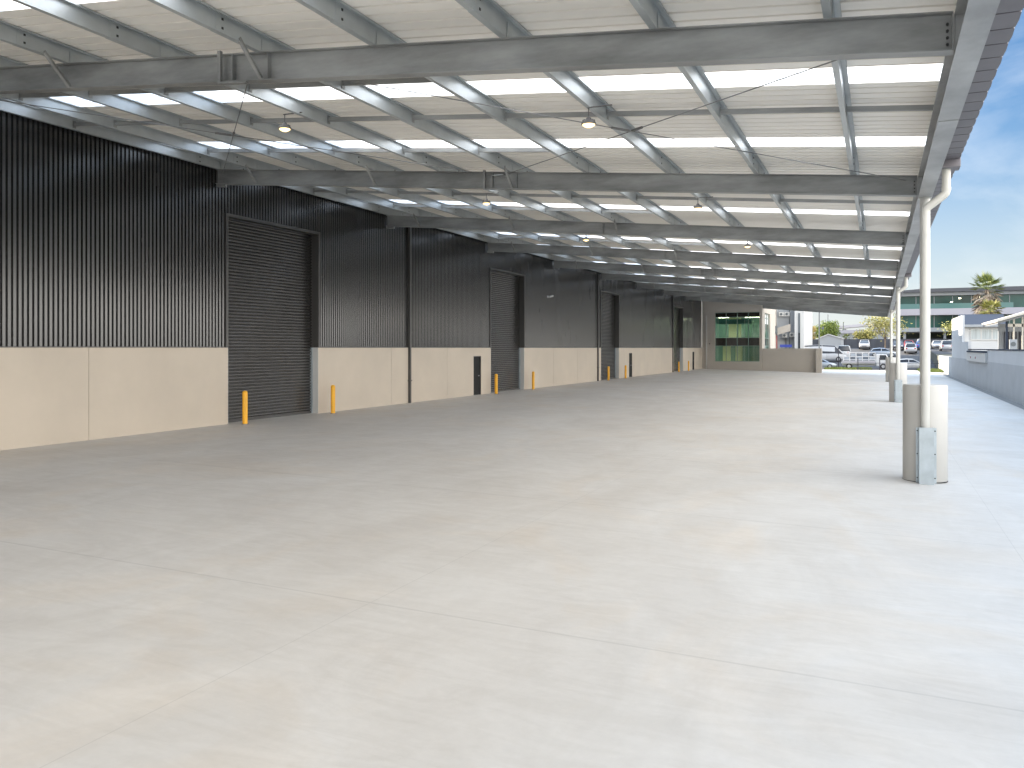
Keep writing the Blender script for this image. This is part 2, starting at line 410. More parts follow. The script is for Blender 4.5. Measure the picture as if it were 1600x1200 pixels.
# ------------------------------------------------------------------ warehouse
TOP = 11.6
wh = empty('warehouse', (WALL, 50, 0), label='long warehouse in black ribbed cladding above a cream concrete base with four roller doors', cat='warehouse')
def part(mb, name, m, parent, **k):
    k2 = {a: b for a, b in k.items() if a in ('smooth', 'bevel')}
    o = mb.build(name, m, None, **k2)
    if parent is not None:
        o.parent = parent
        if parent.type == 'EMPTY': o.matrix_parent_inverse = Matrix.Translation(-Vector(parent.location))
    if 'label' in k: o['label'] = k['label']
    return o
DOORS = [(22.43, 27.40), (43.35, 48.21), (63.84, 68.81), (89.49, 93.95)]
PDOORS = [(41.15, 42.10), (71.97, 73.0), (99.2, 100.3)]
DT = 6.88
DADO = 2.53
Y0W, Y1W = -12.0, 105.0
# ribbed cladding
cl = MB()
def ribs(y0, y1, z0, z1):
    p = 0.145; n = max(1, int(round((y1 - y0) / p))); p = (y1 - y0) / n
    prof = []
    for i in range(n):
        b = y0 + i * p
        prof += [(b, -0.05), (b + 0.26 * p, -0.05), (b + 0.36 * p, 0.0), (b + 0.9 * p, 0.0)]
    prof.append((y1, -0.05))
    vs = []
    for (y, d) in prof: vs += [(WALL - 0.02 + d, y, z0), (WALL - 0.02 + d, y, z1)]
    cl.add(vs, [(2 * i, 2 * i + 2, 2 * i + 3, 2 * i + 1) for i in range(len(prof) - 1)])
prev = Y0W
for a, b in DOORS:
    ribs(prev, a, DADO, TOP); ribs(a, b, DT, TOP); prev = b
ribs(prev, Y1W, DADO, TOP)
part(cl, 'cladding', M['clad'], wh)
bk = MB()
prev = Y0W
for a, b in DOORS:
    bk.box(WALL - 0.8, WALL - 0.09, prev, a - .02, -1, TOP - .02); bk.box(WALL - 0.8, WALL - 0.09, a - .02, b + .02, DT + .02, TOP - .02)
    bk.box(WALL - 0.8, WALL - 0.62, a - .02, b + .02, -1, DT + .02); prev = b + .02
bk.box(WALL - 0.8, WALL - 0.09, prev, Y1W, -1, TOP - .02)
part(bk, 'wall_core', M['black'], wh)
rf = MB(); rf.prism([(WALL + .12, TOP), (-60, TOP + 3.2), (-60, -1), (-59.7, -1), (-59.7, TOP + 3.0), (WALL - .85, TOP - .12), (WALL + .12, TOP - .12)], 'y', Y0W, Y1W)
part(rf, 'roof', M['roofdark'], wh)
for ya in (Y0W, Y1W - .2):
    ew = MB(); ew.box(-59.6, WALL - .85, ya, ya + .2, -1, TOP - .2); part(ew, 'end_wall', M['clad'], wh)
# dado panels
joints = [2.0, 7.0, 12.0, 16.99, 32.79, 38.13, 53.33, 58.2, 78.5, 84.0]
cuts = sorted([Y0W, Y1W - 0.001] + joints + [v for d in DOORS for v in d] + [v for d in PDOORS for v in d])
holes = DOORS + PDOORS
for a, b in zip(cuts[:-1], cuts[1:]):
    mid = (a + b) / 2
    ga = 0.0 if any(abs(a - h[1]) < .01 for h in holes) else .007
    gb = 0.0 if any(abs(b - h[0]) < .01 for h in holes) else .007
    if any(h[0] < mid < h[1] for h in DOORS): continue
    if any(h[0] < mid < h[1] for h in PDOORS):
        d = MB(); d.box(WALL - .3, WALL, a, b, 2.09, DADO); part(d, 'base_panel', M['precast'], wh); continue
    d = MB(); d.box(WALL - .3, WALL, a + ga, b - gb, -0.6, DADO)
    part(d, 'base_panel', M['precast'], wh, bevel=0.006)
fl = MB()
prev = Y0W
for a, b in DOORS:
    fl.box(WALL - .018, WALL + .012, prev, a - .12, DADO + .003, DADO + .03); prev = b + .12
fl.box(WALL - .018, WALL + .012, prev, Y1W, DADO + .003, DADO + .03)
part(fl, 'flashing', M['trim'], wh)
for di, (a, b) in enumerate(DOORS):
    XC = WALL - 0.335
    d = MB(); n = 62; zz0 = 0.0; h = (DT - zz0) / n
    prof = []
    for i in range(n):
        z = zz0 + i * h
        prof += [(z, -.012), (z + h * .12, .012), (z + h * .30, .032), (z + h * .50, .036), (z + h * .70, .026), (z + h * .86, -.004)]
    prof.append((DT, 0))
    vs = []
    for z, q in prof: vs += [(XC + q, a, z), (XC + q, b, z)]
    d.add(vs, [(2 * i, 2 * i + 1, 2 * i + 3, 2 * i + 2) for i in range(len(prof) - 1)])
    ro = part(d, 'roller_door', M['shutter'], wh, smooth=True)
    j = MB()   # jambs and head, folded metal
    for y0, y1 in ((a - .11, a + .0), (b - .0, b + .11)):
        j.box(WALL - .4, WALL + .022, y0 + (0.004 if y0 < a else 0.0), y1, DADO + .001, DT + .10)
    j.box(WALL - .4, WALL + .022, a - .0, b + .0, DT, DT + .10)
    k = part(j, 'frame', M['trim'], ro)
    for ya, yb in ((a + .001, a + .05), (b - .05, b - .001)):
        j = MB(); j.box(WALL - .335, WALL - .24, ya, yb, 0, DADO); part(j, 'guide', M['guard'], ro)
    j = MB(); j.box(XC + .003, XC + .05, a + .05, b - .05, -0.02, 0.10); part(j, 'bottom_rail', M['trim'], ro)
    for yy in (a, b - .012):
        j = MB(); j.box(WALL - .24, WALL + .004, yy - .004 if yy == a else yy + .004, yy + .008 if yy == a else yy + .016, -.02, DADO + .004)
        part(j, 'reveal_trim', M['white'], ro)
for a, b in PDOORS:
    d = MB(); d.box(WALL - .16, WALL - .11, a + .04, b - .04, 0.01, 2.05); dd = part(d, 'entry_door', M['door'], wh)
    d = MB(); d.box(WALL - .2, WALL - .02, a, a + .04, 0, 2.09); d.box(WALL - .2, WALL - .02, b - .04, b, 0, 2.09); d.box(WALL - .2, WALL - .02, a + .04, b - .04, 2.05, 2.09)
    part(d, 'frame', M['trim'], dd)
    d = MB(); d.box(WALL - .11, WALL - .06, b - .2, b - .08, 1.0, 1.05); part(d, 'handle', M['rim'], dd)
    d = MB(); d.box(WALL - .109, WALL - .104, (a + b) / 2 - .12, (a + b) / 2 + .12, 1.42, 1.62); d.cur = 1
    d.box(WALL - .103, WALL - .1025, (a + b) / 2 - .09, (a + b) / 2 + .09, 1.50, 1.53)
    part(d, 'door_sign', [M['sign'], M['pole']], dd)
for y in (34.39, 63.0, 89.2 - .0):
    if y > 89: y = 88.9
    d = MB(); d.box(WALL + .0, WALL + .11, y - .16, y + .0, DADO + .05, 8.2); d.box(WALL + .0, WALL + .11, y - .13, y - .03, 0.0, DADO + .05)
    for z in (1.0, 3.2, 5.4): d.box(WALL, WALL + .125, y - .18, y + .02, z, z + .05)
    part(d, 'wall_downpipe', [M['trim']], wh)
d = MB(); d.box(WALL - .02, WALL + .03, Y0W, Y1W, 8.395, 8.55); part(d, 'top_flashing', M['black'], wh)

# ------------------------------------------------------------------ canopy
S0, SP = 0.963, 10.47
BY = [S0 + SP * i for i in range(11)]
SL = 0.0887; ANG = math.atan(SL)
def zbb(x): return EYE + 5.338 - SL * (x + 19.85)      # underside of rafter
def zbt(x): return zbb(x) + 0.465
PD = 0.30
def zsh(x): return zbt(x) + PD + 0.004
cp = empty('canopy', (0, 50, 6), label='open steel canopy with galvanised rafters, white roof sheets and translucent strips over the yard', cat='canopy')
XE = 0.80
def islab(mb, x0, x1, ya, yb, dz0, dz1):
    mb.add([(x0, ya, zbb(x0) + dz0), (x1, ya, zbb(x1) + dz0), (x1, yb, zbb(x1) + dz0), (x0, yb, zbb(x0) + dz0),
            (x0, ya, zbb(x0) + dz1), (x1, ya, zbb(x1) + dz1), (x1, yb, zbb(x1) + dz1), (x0, yb, zbb(x0) + dz1)],
           [(0, 3, 2, 1), (4, 5, 6, 7), (0, 1, 5, 4), (1, 2, 6, 5), (2, 3, 7, 6), (3, 0, 4, 7)])
PX = [-0.55 - 2.2 * k for k in range(9)] + [-19.62]
for i, y in enumerate(BY):
    m = MB()
    x0, x1 = -19.80, XE
    islab(m, x0, x1, y - .10, y + .10, 0, .016); islab(m, x0, x1, y - .10, y + .10, .449, .465)
    islab(m, x0, x1, y - .006, y + .006, .016, .449)
    islab(m, x1 - .014, x1, y - .10, y - .006, .016, .449); islab(m, x1 - .014, x1, y + .006, y + .10, .016, .449)
    islab(m, -9.95, -9.936, y - .10, y - .006, .016, .449)
    if i in (1, 2, 5, 6):
        islab(m, -9.22, -9.206, y - .10, y - .006, .016, .449)
        islab(m, -10.2, -10.14, y - .16, y - .101, -.05, .50); islab(m, -10.139, -9.6, y - .16, y - .101, -.05, -.02)
    islab(m, x0 - .02, x0 + .35, y - .05, y + .05, -.09, 0)
    r = part(m, 'rafter', M['beam'], cp)
    f = MB()
    for px in (-18.15, -13.75, -9.35):
        p = Vector((px, y - .62, zbt(px) + .05)); q = Vector((px, y - .09, zbb(px) + .03))
        f.tube(p, q, .04, 4); part(f, 'fly_brace', M['beam'], r); f = MB()
    b = MB()
    for z in (.10, .18, .26, .34):
        b.tube((XE - .06, y - .006, zbb(XE) + z), (XE - .06, y - .04, zbb(XE) + z), .017, 6)
    part(b, 'bolts', M['bolt'], r)
YA, YB = -4.6, 106.4  # near end extended unseen behind the camera to darken the near floor
for px in PX:
    m = MB(); ch = .0; z0 = zbt(px) + .003; t = .004; D = PD - .003
    zt = z0 + D
    tn = -SL
    def zseg(ya, yb, o, e):
        # Z section: bottom flange towards -x with lip up, top flange towards +x with lip down
        m.box(px - t / 2 - o, px + t / 2 + o, ya, yb, z0 - e, zt - .012 - (.0005 if e else 0))
        m.box(px - .085 - o, px - t / 2 - o, ya, yb, z0 - e, z0 + t)
        m.box(px - .085 - o, px - .085 + t - o, ya, yb, z0 + t, z0 + .025)
        m.box(px + t / 2 + o, px + .085 + o, ya, yb, zt - t - .012 - e, zt - .0135)
        m.box(px + .085 - t + o, px + .085 + o, ya, yb, zt - .038 - e, zt - t - .012 - e)
    zseg(YA, YB, 0, 0)
    p = part(m, 'purlin', M['purlin'], cp)
    m = MB()
    for y in BY:
        if y < YA + 1: continue
        for a, b in ((y - 1.15, y + 1.15),):
            zseg(a, min(b, YB), .006, .005)
            part(m, 'lap_sleeve', M['purlin'], p); m = MB()
            for dy in (-1.0, 1.0):
                for dz in (.07, .21): m.box(px + .0085, px + .018, y + dy - .018, y + dy + .018, z0 + dz - .018, z0 + dz + .018)
            part(m, 'lap_bolts', M['bolt'], p); m = MB()
    for y in BY:
        if y < YA + 1: continue
        m = MB(); m.box(px + .012, px + .022, y - .09, y + .09, z0 - .001, z0 + .22)
        part(m, 'cleat', M['purlin'], p)
# small bridging channels between purlins, parallel to the rafters
def bridge(y, xa, xb):
    m = MB(); dz = .10
    def zz(x): return zbt(x) + dz
    for (ya, yb, a, b) in ((y - .03, y + .03, 0, .004), (y - .03, y - .026, .004, .09)):
        m.add([(xa, ya, zz(xa) + a), (xb, ya, zz(xb) + a), (xb, yb, zz(xb) + a), (xa, yb, zz(xa) + a),
               (xa, ya, zz(xa) + b), (xb, ya, zz(xb) + b), (xb, yb, zz(xb) + b), (xa, yb, zz(xa) + b)],
              [(0, 3, 2, 1), (4, 5, 6, 7), (0, 1, 5, 4), (1, 2, 6, 5), (2, 3, 7, 6), (3, 0, 4, 7)])
    m.box(xa + .003, xa + .012, y - .05, y + .05, zz(xa) - .06, zz(xa) + .13)
    return part(m, 'bridging', M['beam'], cp)
xs = sorted(PX)
for i in range(0, 10):
    y0 = BY[i]
    for k in range(len(xs) - 1):
        bridge(y0 + 4.9, xs[k] + .005, xs[k + 1] - .005)
        if -19 < xs[k] < -7.3 and xs[k + 1] < -7:
            if i in (1, 2, 3): bridge(y0 + 2.25, xs[k] + .005, xs[k + 1] - .005); bridge(y0 + 8.25, xs[k] + .005, xs[k + 1] - .005)
    bridge(y0 + 4.9, -.545, .93)
# roof sheeting with ribs, skylights
def roofpart(ya, yb):
    m = MB(); p = .33; n = max(1, int(round((yb - ya) / p))); p = (yb - ya) / n
    prof = []
    for i in range(n):
        b = ya + i * p
        prof += [(b, 0), (b + .80 * p, 0), (b + .81 * p, .065), (b + .985 * p, .065), (b + .995 * p, 0)]
    prof.append((yb, 0))
    xa, xb = -19.86, 1.36
    vs = []
    for (y, d) in prof: vs += [(xa, y, zsh(xa) + d), (xb, y, zsh(xb) + d)]
    m.add(vs, [(2 * i, 2 * i + 1, 2 * i + 3, 2 * i + 2) for i in range(len(prof) - 1)])
    return m
cur = YA
for i in range(10):
    for off in (3.83, 8.65):
        c = BY[i] + off - .43
        if c + .45 > YB: continue
        part(roofpart(cur, c - .45), 'roof_sheet', M['sheet'], cp)
        part(roofpart(c - .45, c + .45), 'skylight', M['skylight'], cp)
        cur = c + .45
part(roofpart(cur, YB), 'roof_sheet', M['sheet'], cp)
# fascia beam along the open edge
FX = 0.96; FB = EYE + 3.46; FT = EYE + 3.97
m = MB()
m.box(FX - .145, FX + .145, YA, YB, FB, FB + .02); m.box(FX - .145, FX + .145, YA, YB, FT - .02, FT); m.box(FX - .008, FX + .008, YA, YB, FB + .02, FT - .02)
fb = part(m, 'fascia_beam', M['fascia'], cp)
for y in BY:
    m = MB(); m.box(FX - .144, FX - .008, y - .012, y + .012, FB + .021, FT - .021); part(m, 'stiffener', M['fascia'], fb)
for y in (14.9, 46.5, 78):
    m = MB(); m.box(FX - .14, FX + .14, y - .3, y + .3, FB - .012, FB - .001); part(m, 'splice_plate', M['fascia'], fb)
m = MB()   # posts from fascia beam to the sheet edge
for y in BY:
    m.box(FX - .05, FX + .05, y - .05, y + .05, FT + .001, zsh(FX) - .002)
m.box(FX + .0, FX + .004, YA, YB, FT + .001, zsh(FX) - .004); m.box(FX + .004, FX + .08, YA, YB, FT + .001, FT + .006)
part(m, 'eaves_purlin', M['fascia'], cp)
# gutter
GB = EYE + 4.15
m = MB(); n = int((YB - YA) / .60); pts = []
for i in range(n):
    b = YA + i * .6
    pts += [(b, 0, 0), (b + .02, 0, .012), (b + .30, 0, .022), (b + .56, 0, .012), (b + .575, .028, -.004), (b + .595, .028, -.004)]
vs = []
for (y, dz, dx) in pts:
    vs += [(1.06, y, GB + dz), (1.60 + dx, y, GB + dz), (1.615 + dx, y, GB + .22)]
k = len(pts)
m.add(vs, [(3 * i, 3 * i + 1, 3 * i + 4, 3 * i + 3) for i in range(k - 1)] + [(3 * i + 1, 3 * i + 2, 3 * i + 5, 3 * i + 4) for i in range(k - 1)])
m.box(1.05, 1.06, YA, YB, GB + .03, GB + .10)
m.mi = [1 if (q < 2 * (k - 1) and (q % (k - 1)) % 6 in (3, 4)) else 0 for q in range(len(m.f))]
gt = part(m, 'gutter', [M['gutter'], M['black']], cp)
# columns, downpipes
COLY = [BY[2], BY[5], BY[8]]
GC = gz(FX, 30)
for y in COLY:
    m = MB(); m.tube((FX, y, GC + 1.5), (FX, y, FB - .02), .11, 24); m.box(FX - .14, FX + .14, y - .14, y + .14, FB - .02, FB - .001)
    c = part(m, 'column', M['column'], cp, smooth=True)
    m = MB(); yp = y - .59
    pts = [(1.36, yp, EYE + 4.02), (1.36, yp, EYE + 3.50), (1.345, yp, EYE + 3.44), (1.30, yp, EYE + 3.39), (1.0, yp, EYE + 3.16), (.955, yp, EYE + 3.11), (.94, yp, EYE + 3.05), (.94, yp, GC + 1.2)]
    m.path(pts, .090, 20)
    m.tube((1.36, yp, EYE + 3.50), (1.36, yp, EYE + 3.57), .097, 20)
    for za, zb in ((EYE + 2.55, EYE + 2.62), (EYE - .1, EYE - .02), (EYE + 3.0, EYE + 3.04)): m.tube((.94, yp, za), (.94, yp, zb), .098, 20)
    dp = part(m, 'downpipe', M['pipe'], cp, smooth=True)
    m = MB(); m.box(1.17, 1.63, yp - .22, yp + .26, EYE + 3.97, GB + .26); part(m, 'rainhead', M['gutter'], dp, bevel=.01)
# X bracing rods
def rod(p, q):
    m = MB(); m.tube(p, q, .010, 6)
    a = Vector(p).lerp(Vector(q), .47); b = Vector(p).lerp(Vector(q), .497); m.tube(a, b, .028, 6)
    part(m, 'brace_rod', M['rod'], cp)
for bay in (1, 5):
    ya, yb = BY[bay] + .1, BY[bay + 1] - .1
    for xa, xb in ((-9.67, .55), (-19.5, -9.67)):
        rod((xa, ya, zbt(xa) - .12), (xb, yb, zbt(xb) - .12)); rod((xb, ya, zbt(xb) - .12), (xa, yb, zbt(xa) - .12))
    for y in (ya, yb):
        s = -1 if y == yb else 1
        m = MB(); x = -9.67; m.box(x - .16, x + .16, min(y, y + s * .25), max(y, y + s * .25), zbt(x) - .14, zbt(x) - .125); part(m, 'gusset', M['purlin'], cp)

# ------------------------------------------------------------------ high bay lamps
def lamp():
    t = empty('high_bay_lamp', (0, 0, 0))
    m = MB(); m.lathe([(0, .09), (.03, .09), (.05, .06), (.05, .03), (.11, .02), (.135, -.02), (.14, -.05), (.12, -.055)], n=20)
    for i in range(12):
        a = i * math.pi / 6; m.tube((.05 * math.cos(a), .05 * math.sin(a), .035), (.12 * math.cos(a), .12 * math.sin(a), .02), .008, 4)
    m.build('housing', M['lampbody'], t, smooth=True)
    m = MB(); m.lathe([(0, -.115), (.06, -.105), (.11, -.075), (.12, -.055), (0, -.055)], n=20); m.build('lens', M['ledwarm'], t, smooth=True)
    m = MB(); m.tube((0, 0, .09), (0, 0, .26), .012, 6); m.box(-.03, .45, -.02, .02, .255, .27); m.build('stem', M['lampbody'], t)
    return t
L0 = lamp(); first = True
names = ['first', 'second', 'third', 'fourth', 'fifth', 'sixth', 'seventh', 'eighth', 'ninth']
lit = {}
for r, (x, rn) in enumerate(((-11.95, 'wall-side row'), (-4.99, 'yard-side row'))):
    for i in range(1, 4):
        o = L0 if first else copy_tree(L0); first = False
        o.location = (x, BY[i] + 3.85, zbt(x) - .27 + .01)
        tag(o, 'glowing round lamp under the canopy, %s from the camera in the %s' % (names[i - 1], rn), 'lamp', 'lamps hanging under the canopy roof')

# ------------------------------------------------------------------ bollards
def bollard():
    t = empty('bollard', (0, 0, 0))
    m = MB(); m.lathe([(.085, 0), (.085, 1.04), (.075, 1.075), (.045, 1.10), (0, 1.108)], n=24); m.build('post', M['yellow'], t, smooth=True)
    m = MB(); m.lathe([(.12, 0), (.12, .008), (.085, .014)], n=20); m.build('collar', M['kerb'], t)
    return t
B0 = bollard(); first = True
bl = [(-19.41, 22.75, 'left of the first and nearest roller door'), (-19.41, 27.75, 'right of the first and nearest roller door'),
      (-19.41, 43.1, 'left of the second roller door'), (-19.41, 48.6, 'right of the second roller door'),
      (-19.41, 64.4, 'left of the third roller door'), (-19.41, 69.3, 'right of the third roller door'),
      (-19.41, 89.9, 'left of the farthest roller door'), (-19.41, 94.9, 'right of the farthest roller door')]
for x, y, tx in bl:
    o = B0 if first else copy_tree(B0); first = False
    o.location = (x, y, gz(x, y)); tag(o, 'yellow round safety bollard standing ' + tx, 'bollard', 'yellow bollards guarding the roller doors')

# ------------------------------------------------------------------ column sleeves
for y, tx in zip(COLY, ('nearest canopy column', 'second canopy column', 'farthest canopy column')):
    t = empty('column_sleeve', (FX, y, GC), label='pale grey concrete sleeve around the foot of the ' + tx, cat='column sleeve', group='concrete sleeves around the canopy columns')
    m = MB(); m.lathe([(.47, 0), (.47, 2.17), (.45, 2.20), (.10, 2.205)], n=48); m.build('sleeve', M['sleeve'], t, smooth=True)
    m = MB(); m.lathe([(.475, 0), (.475, .02)], n=48); m.build('sealant', M['black'], t)
    m = MB(); w = .15; yf = -.47
    m.box(-w, w, yf - .26, yf - .255, 0, 1.27); m.box(-w, -w + .006, yf - .255, yf - .03, 0, 1.27); m.box(w - .006, w, yf - .255, yf - .03, 0, 1.27)
    m.box(-w - .06, -w - .001, yf - .036, yf - .03, 0, 1.25); m.box(w + .001, w + .06, yf - .036, yf - .03, 0, 1.25)
    g = m.build('pipe_guard', M['guard'], t)
    m = MB()
    for z in (.12, .66, 1.18):
        for sx in (-1, 1): m.tube((sx * (w + .03), yf - .05, z), (sx * (w + .03), yf - .03, z), .016, 6)
    m.build('bolts', M['bolt'], g)

# ------------------------------------------------------------------ security camera on the wall
t = empty('security_camera', (WALL, 52.2, 5.85), label='small white security camera on the black wall right of the second roller door', cat='camera')
m = MB(); m.tube((0, 0, 0), (.05, 0, 0), .07, 14); m.tube((.05, 0, 0), (.22, -.05, .02), .025, 8); m.build('bracket', M['camwhite'], t, smooth=True)
m = MB(); m.tube((.20, -.22, -.03), (.32, .16, .06), .055, 12); m.build('body', M['camwhite'], t, smooth=True)
m = MB(); m.tube((.198, -.225, -.031), (.194, -.235, -.034), .04, 12); m.build('lens', M['black'], t)

# ------------------------------------------------------------------ end office block under the canopy
ob = empty('office_block', (-16, 105, 0), label='taupe two-storey office block at the far end of the canopy with a tall gridded window', cat='office')
EY = 105.0; wx0, wx1, wz0, wz1 = -18.31, -13.09, .90, 6.80
m = MB()
m.box(WALL + .001, wx0, EY, EY + .5, -1, 15.0); m.box(wx1, -12.8, EY, EY + .5, -1, 15.0); m.box(wx0, wx1, EY, EY + .5, -1, wz0); m.box(wx0, wx1, EY, EY + .5, wz1, 15.0)  # walls run up unseen above the canopy, heightened to shade the boundary wall
SY0, SY1 = 107.7, 113.3
for ya, yb, za, zb in ((EY + .5, SY0, -1, 15.0), (SY1, EY + 14, -1, 15.0), (SY0, SY1, -1, wz0), (SY0, SY1, wz1, 15.0)): m.box(-13.15, -12.8, ya, yb, za, zb)
#; m.box(WALL, -13.15, EY + 13.8, EY + 14, -1, 15.0); m.box(WALL, WALL + .2, EY + .5, EY + 13.8, -1, 15.0)
part(m, 'wall', M['precast_dim'], ob)
m = MB(); m.box(WALL, -12.8, EY, EY + 14, 15.001, 15.3); part(m, 'roof', M['roofdark'], ob)
m = MB(); m.box(WALL + .21, -13.16, EY + .6, EY + 13.7, 3.05, 3.3); m.box(WALL + .21, -13.16, EY + .6, EY + 13.7, 6.35, 6.45)
part(m, 'floor_slab', M['white'], ob)
m = MB(); m.box(WALL + .21, -13.16, EY + 6, EY + 6.1, .0, 3.04); m.box(WALL + .21, -13.16, EY + 6, EY + 6.1, 3.31, 6.34)
part(m, 'inner_wall', M['interior_teal'], ob)
m = MB()
for x, z0, z1, w in ((-16.9, 3.31, 6.34, .9), (-17.6, .1, 3.0, .9), (-16.1, .1, 3.0, .8), (-15.75, 3.31, 6.2, .3)):
    m.box(x, x + w, EY + 1.5, EY + 1.7, z0, z1)
part(m, 'partition', M['interior'], ob)
m = MB()
for x in (-18.4, -15.2): m.box(x, x + 1.9, EY + 3.2, EY + 3.5, 6.28, 6.34)
m.box(-17.8, -16, EY + 3, EY + 3.2, 2.97, 3.03)
part(m, 'ceiling_light', M['ledroom'], ob)
m = MB(); m.box(wx0 + .1, wx1 - 1.0, EY + .62, EY + .64, 5.4, 6.0); part(m, 'reflection_band', M['balglass'], ob)  # teal band behind the glass stands in for a reflection
m = MB(); m.box(WALL + .21, -13.16, EY + .6, EY + 13.7, -.1, .1); part(m, 'inner_floor', M['intdark'], ob)
wy = EY + .32
win = MB(); cx = fr(wx0, wx1, 4)
rows = [(.90, 2.74, 'g'), (2.74, 3.73, 's'), (3.73, 6.19, 'g'), (6.19, 6.80, 's')]
for x in cx: win.box(x - .04 if x > wx0 else x, x + .04 if x < wx1 else x, wy - .05, wy + .06, wz0, wz1)
for z in (.90, 2.74, 3.73, 6.19): win.box(wx0, wx1, wy - .048, wy + .058, z - .0, z + .07)
win.box(wx0, wx1, wy - .048, wy + .058, 6.74, 6.8)
for x in (cx[0] + .33, cx[2] + .85, cx[3] + .62): win.box(x - .02, x + .02, wy - .03, wy + .03, 3.8, 6.19)
for x in (cx[2] + .85, cx[3] + .62): win.box(x - .02, x + .02, wy - .03, wy + .03, .97, 2.74)
wo_ = part(win, 'window', M['mull'], ob)
for j, (z0, z1, kd) in enumerate(rows):
    for i in range(4):
        g = MB(); g.box(cx[i] + .04, cx[i + 1] - .04, wy, wy + .012, z0 + .07, z1 - .001)
        part(g, 'pane' if kd == 'g' else 'spandrel', M['glasspane'] if kd == 'g' else M['spandrel'], wo_)
m = MB()
for yy in (SY0, SY0 + 1.9, SY0 + 3.75, SY1 - .06): m.box(-13.12, -13.0, yy, yy + .06, wz0, wz1)
for z in (.90, 2.74, 3.73, 6.19, 6.74): m.box(-13.119, -13.001, SY0 + .061, SY1 - .061, z, z + .06)
sw = part(m, 'window', M['mull'], ob)
for ya in (SY0 + .07, SY0 + 1.97, SY0 + 3.82):
    for za, zb, mm in ((.97, 2.73, 'glass'), (2.81, 3.72, 'spandrel'), (3.8, 4.7, 'glass'), (4.71, 5.5, 'spandrel'), (5.51, 6.18, 'wallwhite'), (6.26, 6.73, 'wallwhite')):  # white upper panes carry a bright sky reflection in their colour
        m = MB(); m.box(-13.07, -13.05, ya, ya + 1.6, za, zb); part(m, 'side_pane', M[mm], sw)
m = MB(); m.box(-19.38, -19.25, EY - .1, EY - .001, -.1, 6.45); part(m, 'wall_pipe', M['column'], ob)
m = MB(); m.box(-19.0, -18.85, EY - .12, EY - .001, 2.98, 3.08); part(m, 'wall_light', M['bolt'], ob)

lw = empty('low_wall', (-9, 105.4, 0), label='low taupe concrete wall beside the office block at the end of the yard', cat='wall')
m = MB(); m.box(-12.79, -6.75, 105.35, 105.55, -1, 2.47); part(m, 'panel', M['precast_dim'], lw)
m = MB(); m.box(-6.749, -6.12, 104.6, 105.5, -1, 2.475); part(m, 'pier', M['precast_dim'], lw, bevel=.01)

# ------------------------------------------------------------------ right boundary wall
bw = empty('boundary_wall', (7.4, 80, 0), label='long white and grey boundary wall along the right side of the driveway', cat='wall')
X7 = 7.4
m = MB(); m.box(X7, X7 + .25, 0, 130.0, -1, 1.50); part(m, 'lower_wall', M['wallgrey'], bw)
m = MB(); m.box(X7 + .01, X7 + .24, 0, 72.9, 1.501, 2.36)
m.box(X7 + .01, X7 + .24, 72.9, 88, 1.501, 2.30); m.box(X7 + .01, X7 + .24, 88, 94.5, 1.501, 3.1); part(m, 'upper_wall', M['wallwhite'], bw)
m = MB(); m.box(X7 - .02, X7 + .3, 0, 88, 2.361, 2.44); part(m, 'coping', M['slate'], bw)
m = MB(); m.box(X7 + .01, X7 + .24, 94.5, 107.5, 1.501, 5.72); part(m, 'tall_panel', M['wallwhite'], bw)
m = MB(); m.box(X7 - .015, X7 + .0, 0, 130, -.71, -.66); m.box(X7 - .012, X7, 107.5, 130, -.66, 1.5); part(m, 'base_joint', M['wallgrey'], bw)
sheet('kerb_strip', [6.85, 7.385], [-10, 60, 105, 110, 114, 118], .006, M['kerb'])
mp_ = empty('utility_panel', (7.3, 80, 1.5), label='bright white panel box standing out from the grey boundary wall', cat='panel box')
m = MB(); m.box(7.25, 7.399, 72.9, 88.0, 1.41, 2.15); part(m, 'box', M['white'], mp_)
m = MB(); m.box(7.2, 7.39, 73.0, 87.3, 2.151, 2.28); part(m, 'lid', M['slate'], mp_)
m = MB()
for y in (84.0, 80.0): m.tube((7.25, y, 1.72), (7.22, y, 1.72), .09, 8)
part(m, 'outlet', M['redlens'], mp_)

# ------------------------------------------------------------------ weatherboard house
hs = empty('weatherboard_house', (12, 122, 1.4), label='white weatherboard house with a row of curtained windows behind the boundary wall', cat='house')
m = MB(); nb = 14
for i in range(nb):
    z0 = 1.5 + i * .27; m.prism([(121.6, z0), (121.57, z0), (121.6, z0 + .268)], 'x', 9.65, 14.6)
m.box(9.65, 14.6, 121.601, 130, 1.4, 5.3); part(m, 'wall', M['wallwhite'], hs)
m = MB(); m.prism([(121.0, 5.3), (126, 6.9), (131, 5.3), (131, 5.15), (121.0, 5.15)], 'x', 9.5, 14.55); part(m, 'roof', M['slate'], hs)
m = MB(); m.box(9.45, 14.5, 120.88, 121.0, 5.15, 5.45); part(m, 'gutter', M['pale'], hs)
m = MB(); m.box(9.5, 9.68, 121.45, 121.62, 2.4, 5.3); m.box(14.45, 14.75, 121.3, 121.6, 1.5, 5.2); part(m, 'corner_post', M['white'], hs)
fw = [10.45, 11.65, 12.85, 14.05, 14.45]
for a, b in zip(fw[:-1], fw[1:]):
    m = MB(); m.box(a, b, 121.5, 121.56, 3.5, 3.62); m.box(a, b, 121.5, 121.56, 4.85, 4.95); m.box(a, a + .08, 121.5, 121.56, 3.62, 4.85); m.box(b - .08, b, 121.5, 121.56, 3.62, 4.85)
    w = part(m, 'window', M['white'], hs)
    m = MB(); m.box(a + .08, b - .08, 121.53, 121.55, 3.62, 4.85); part(m, 'pane', M['curtain'], w)
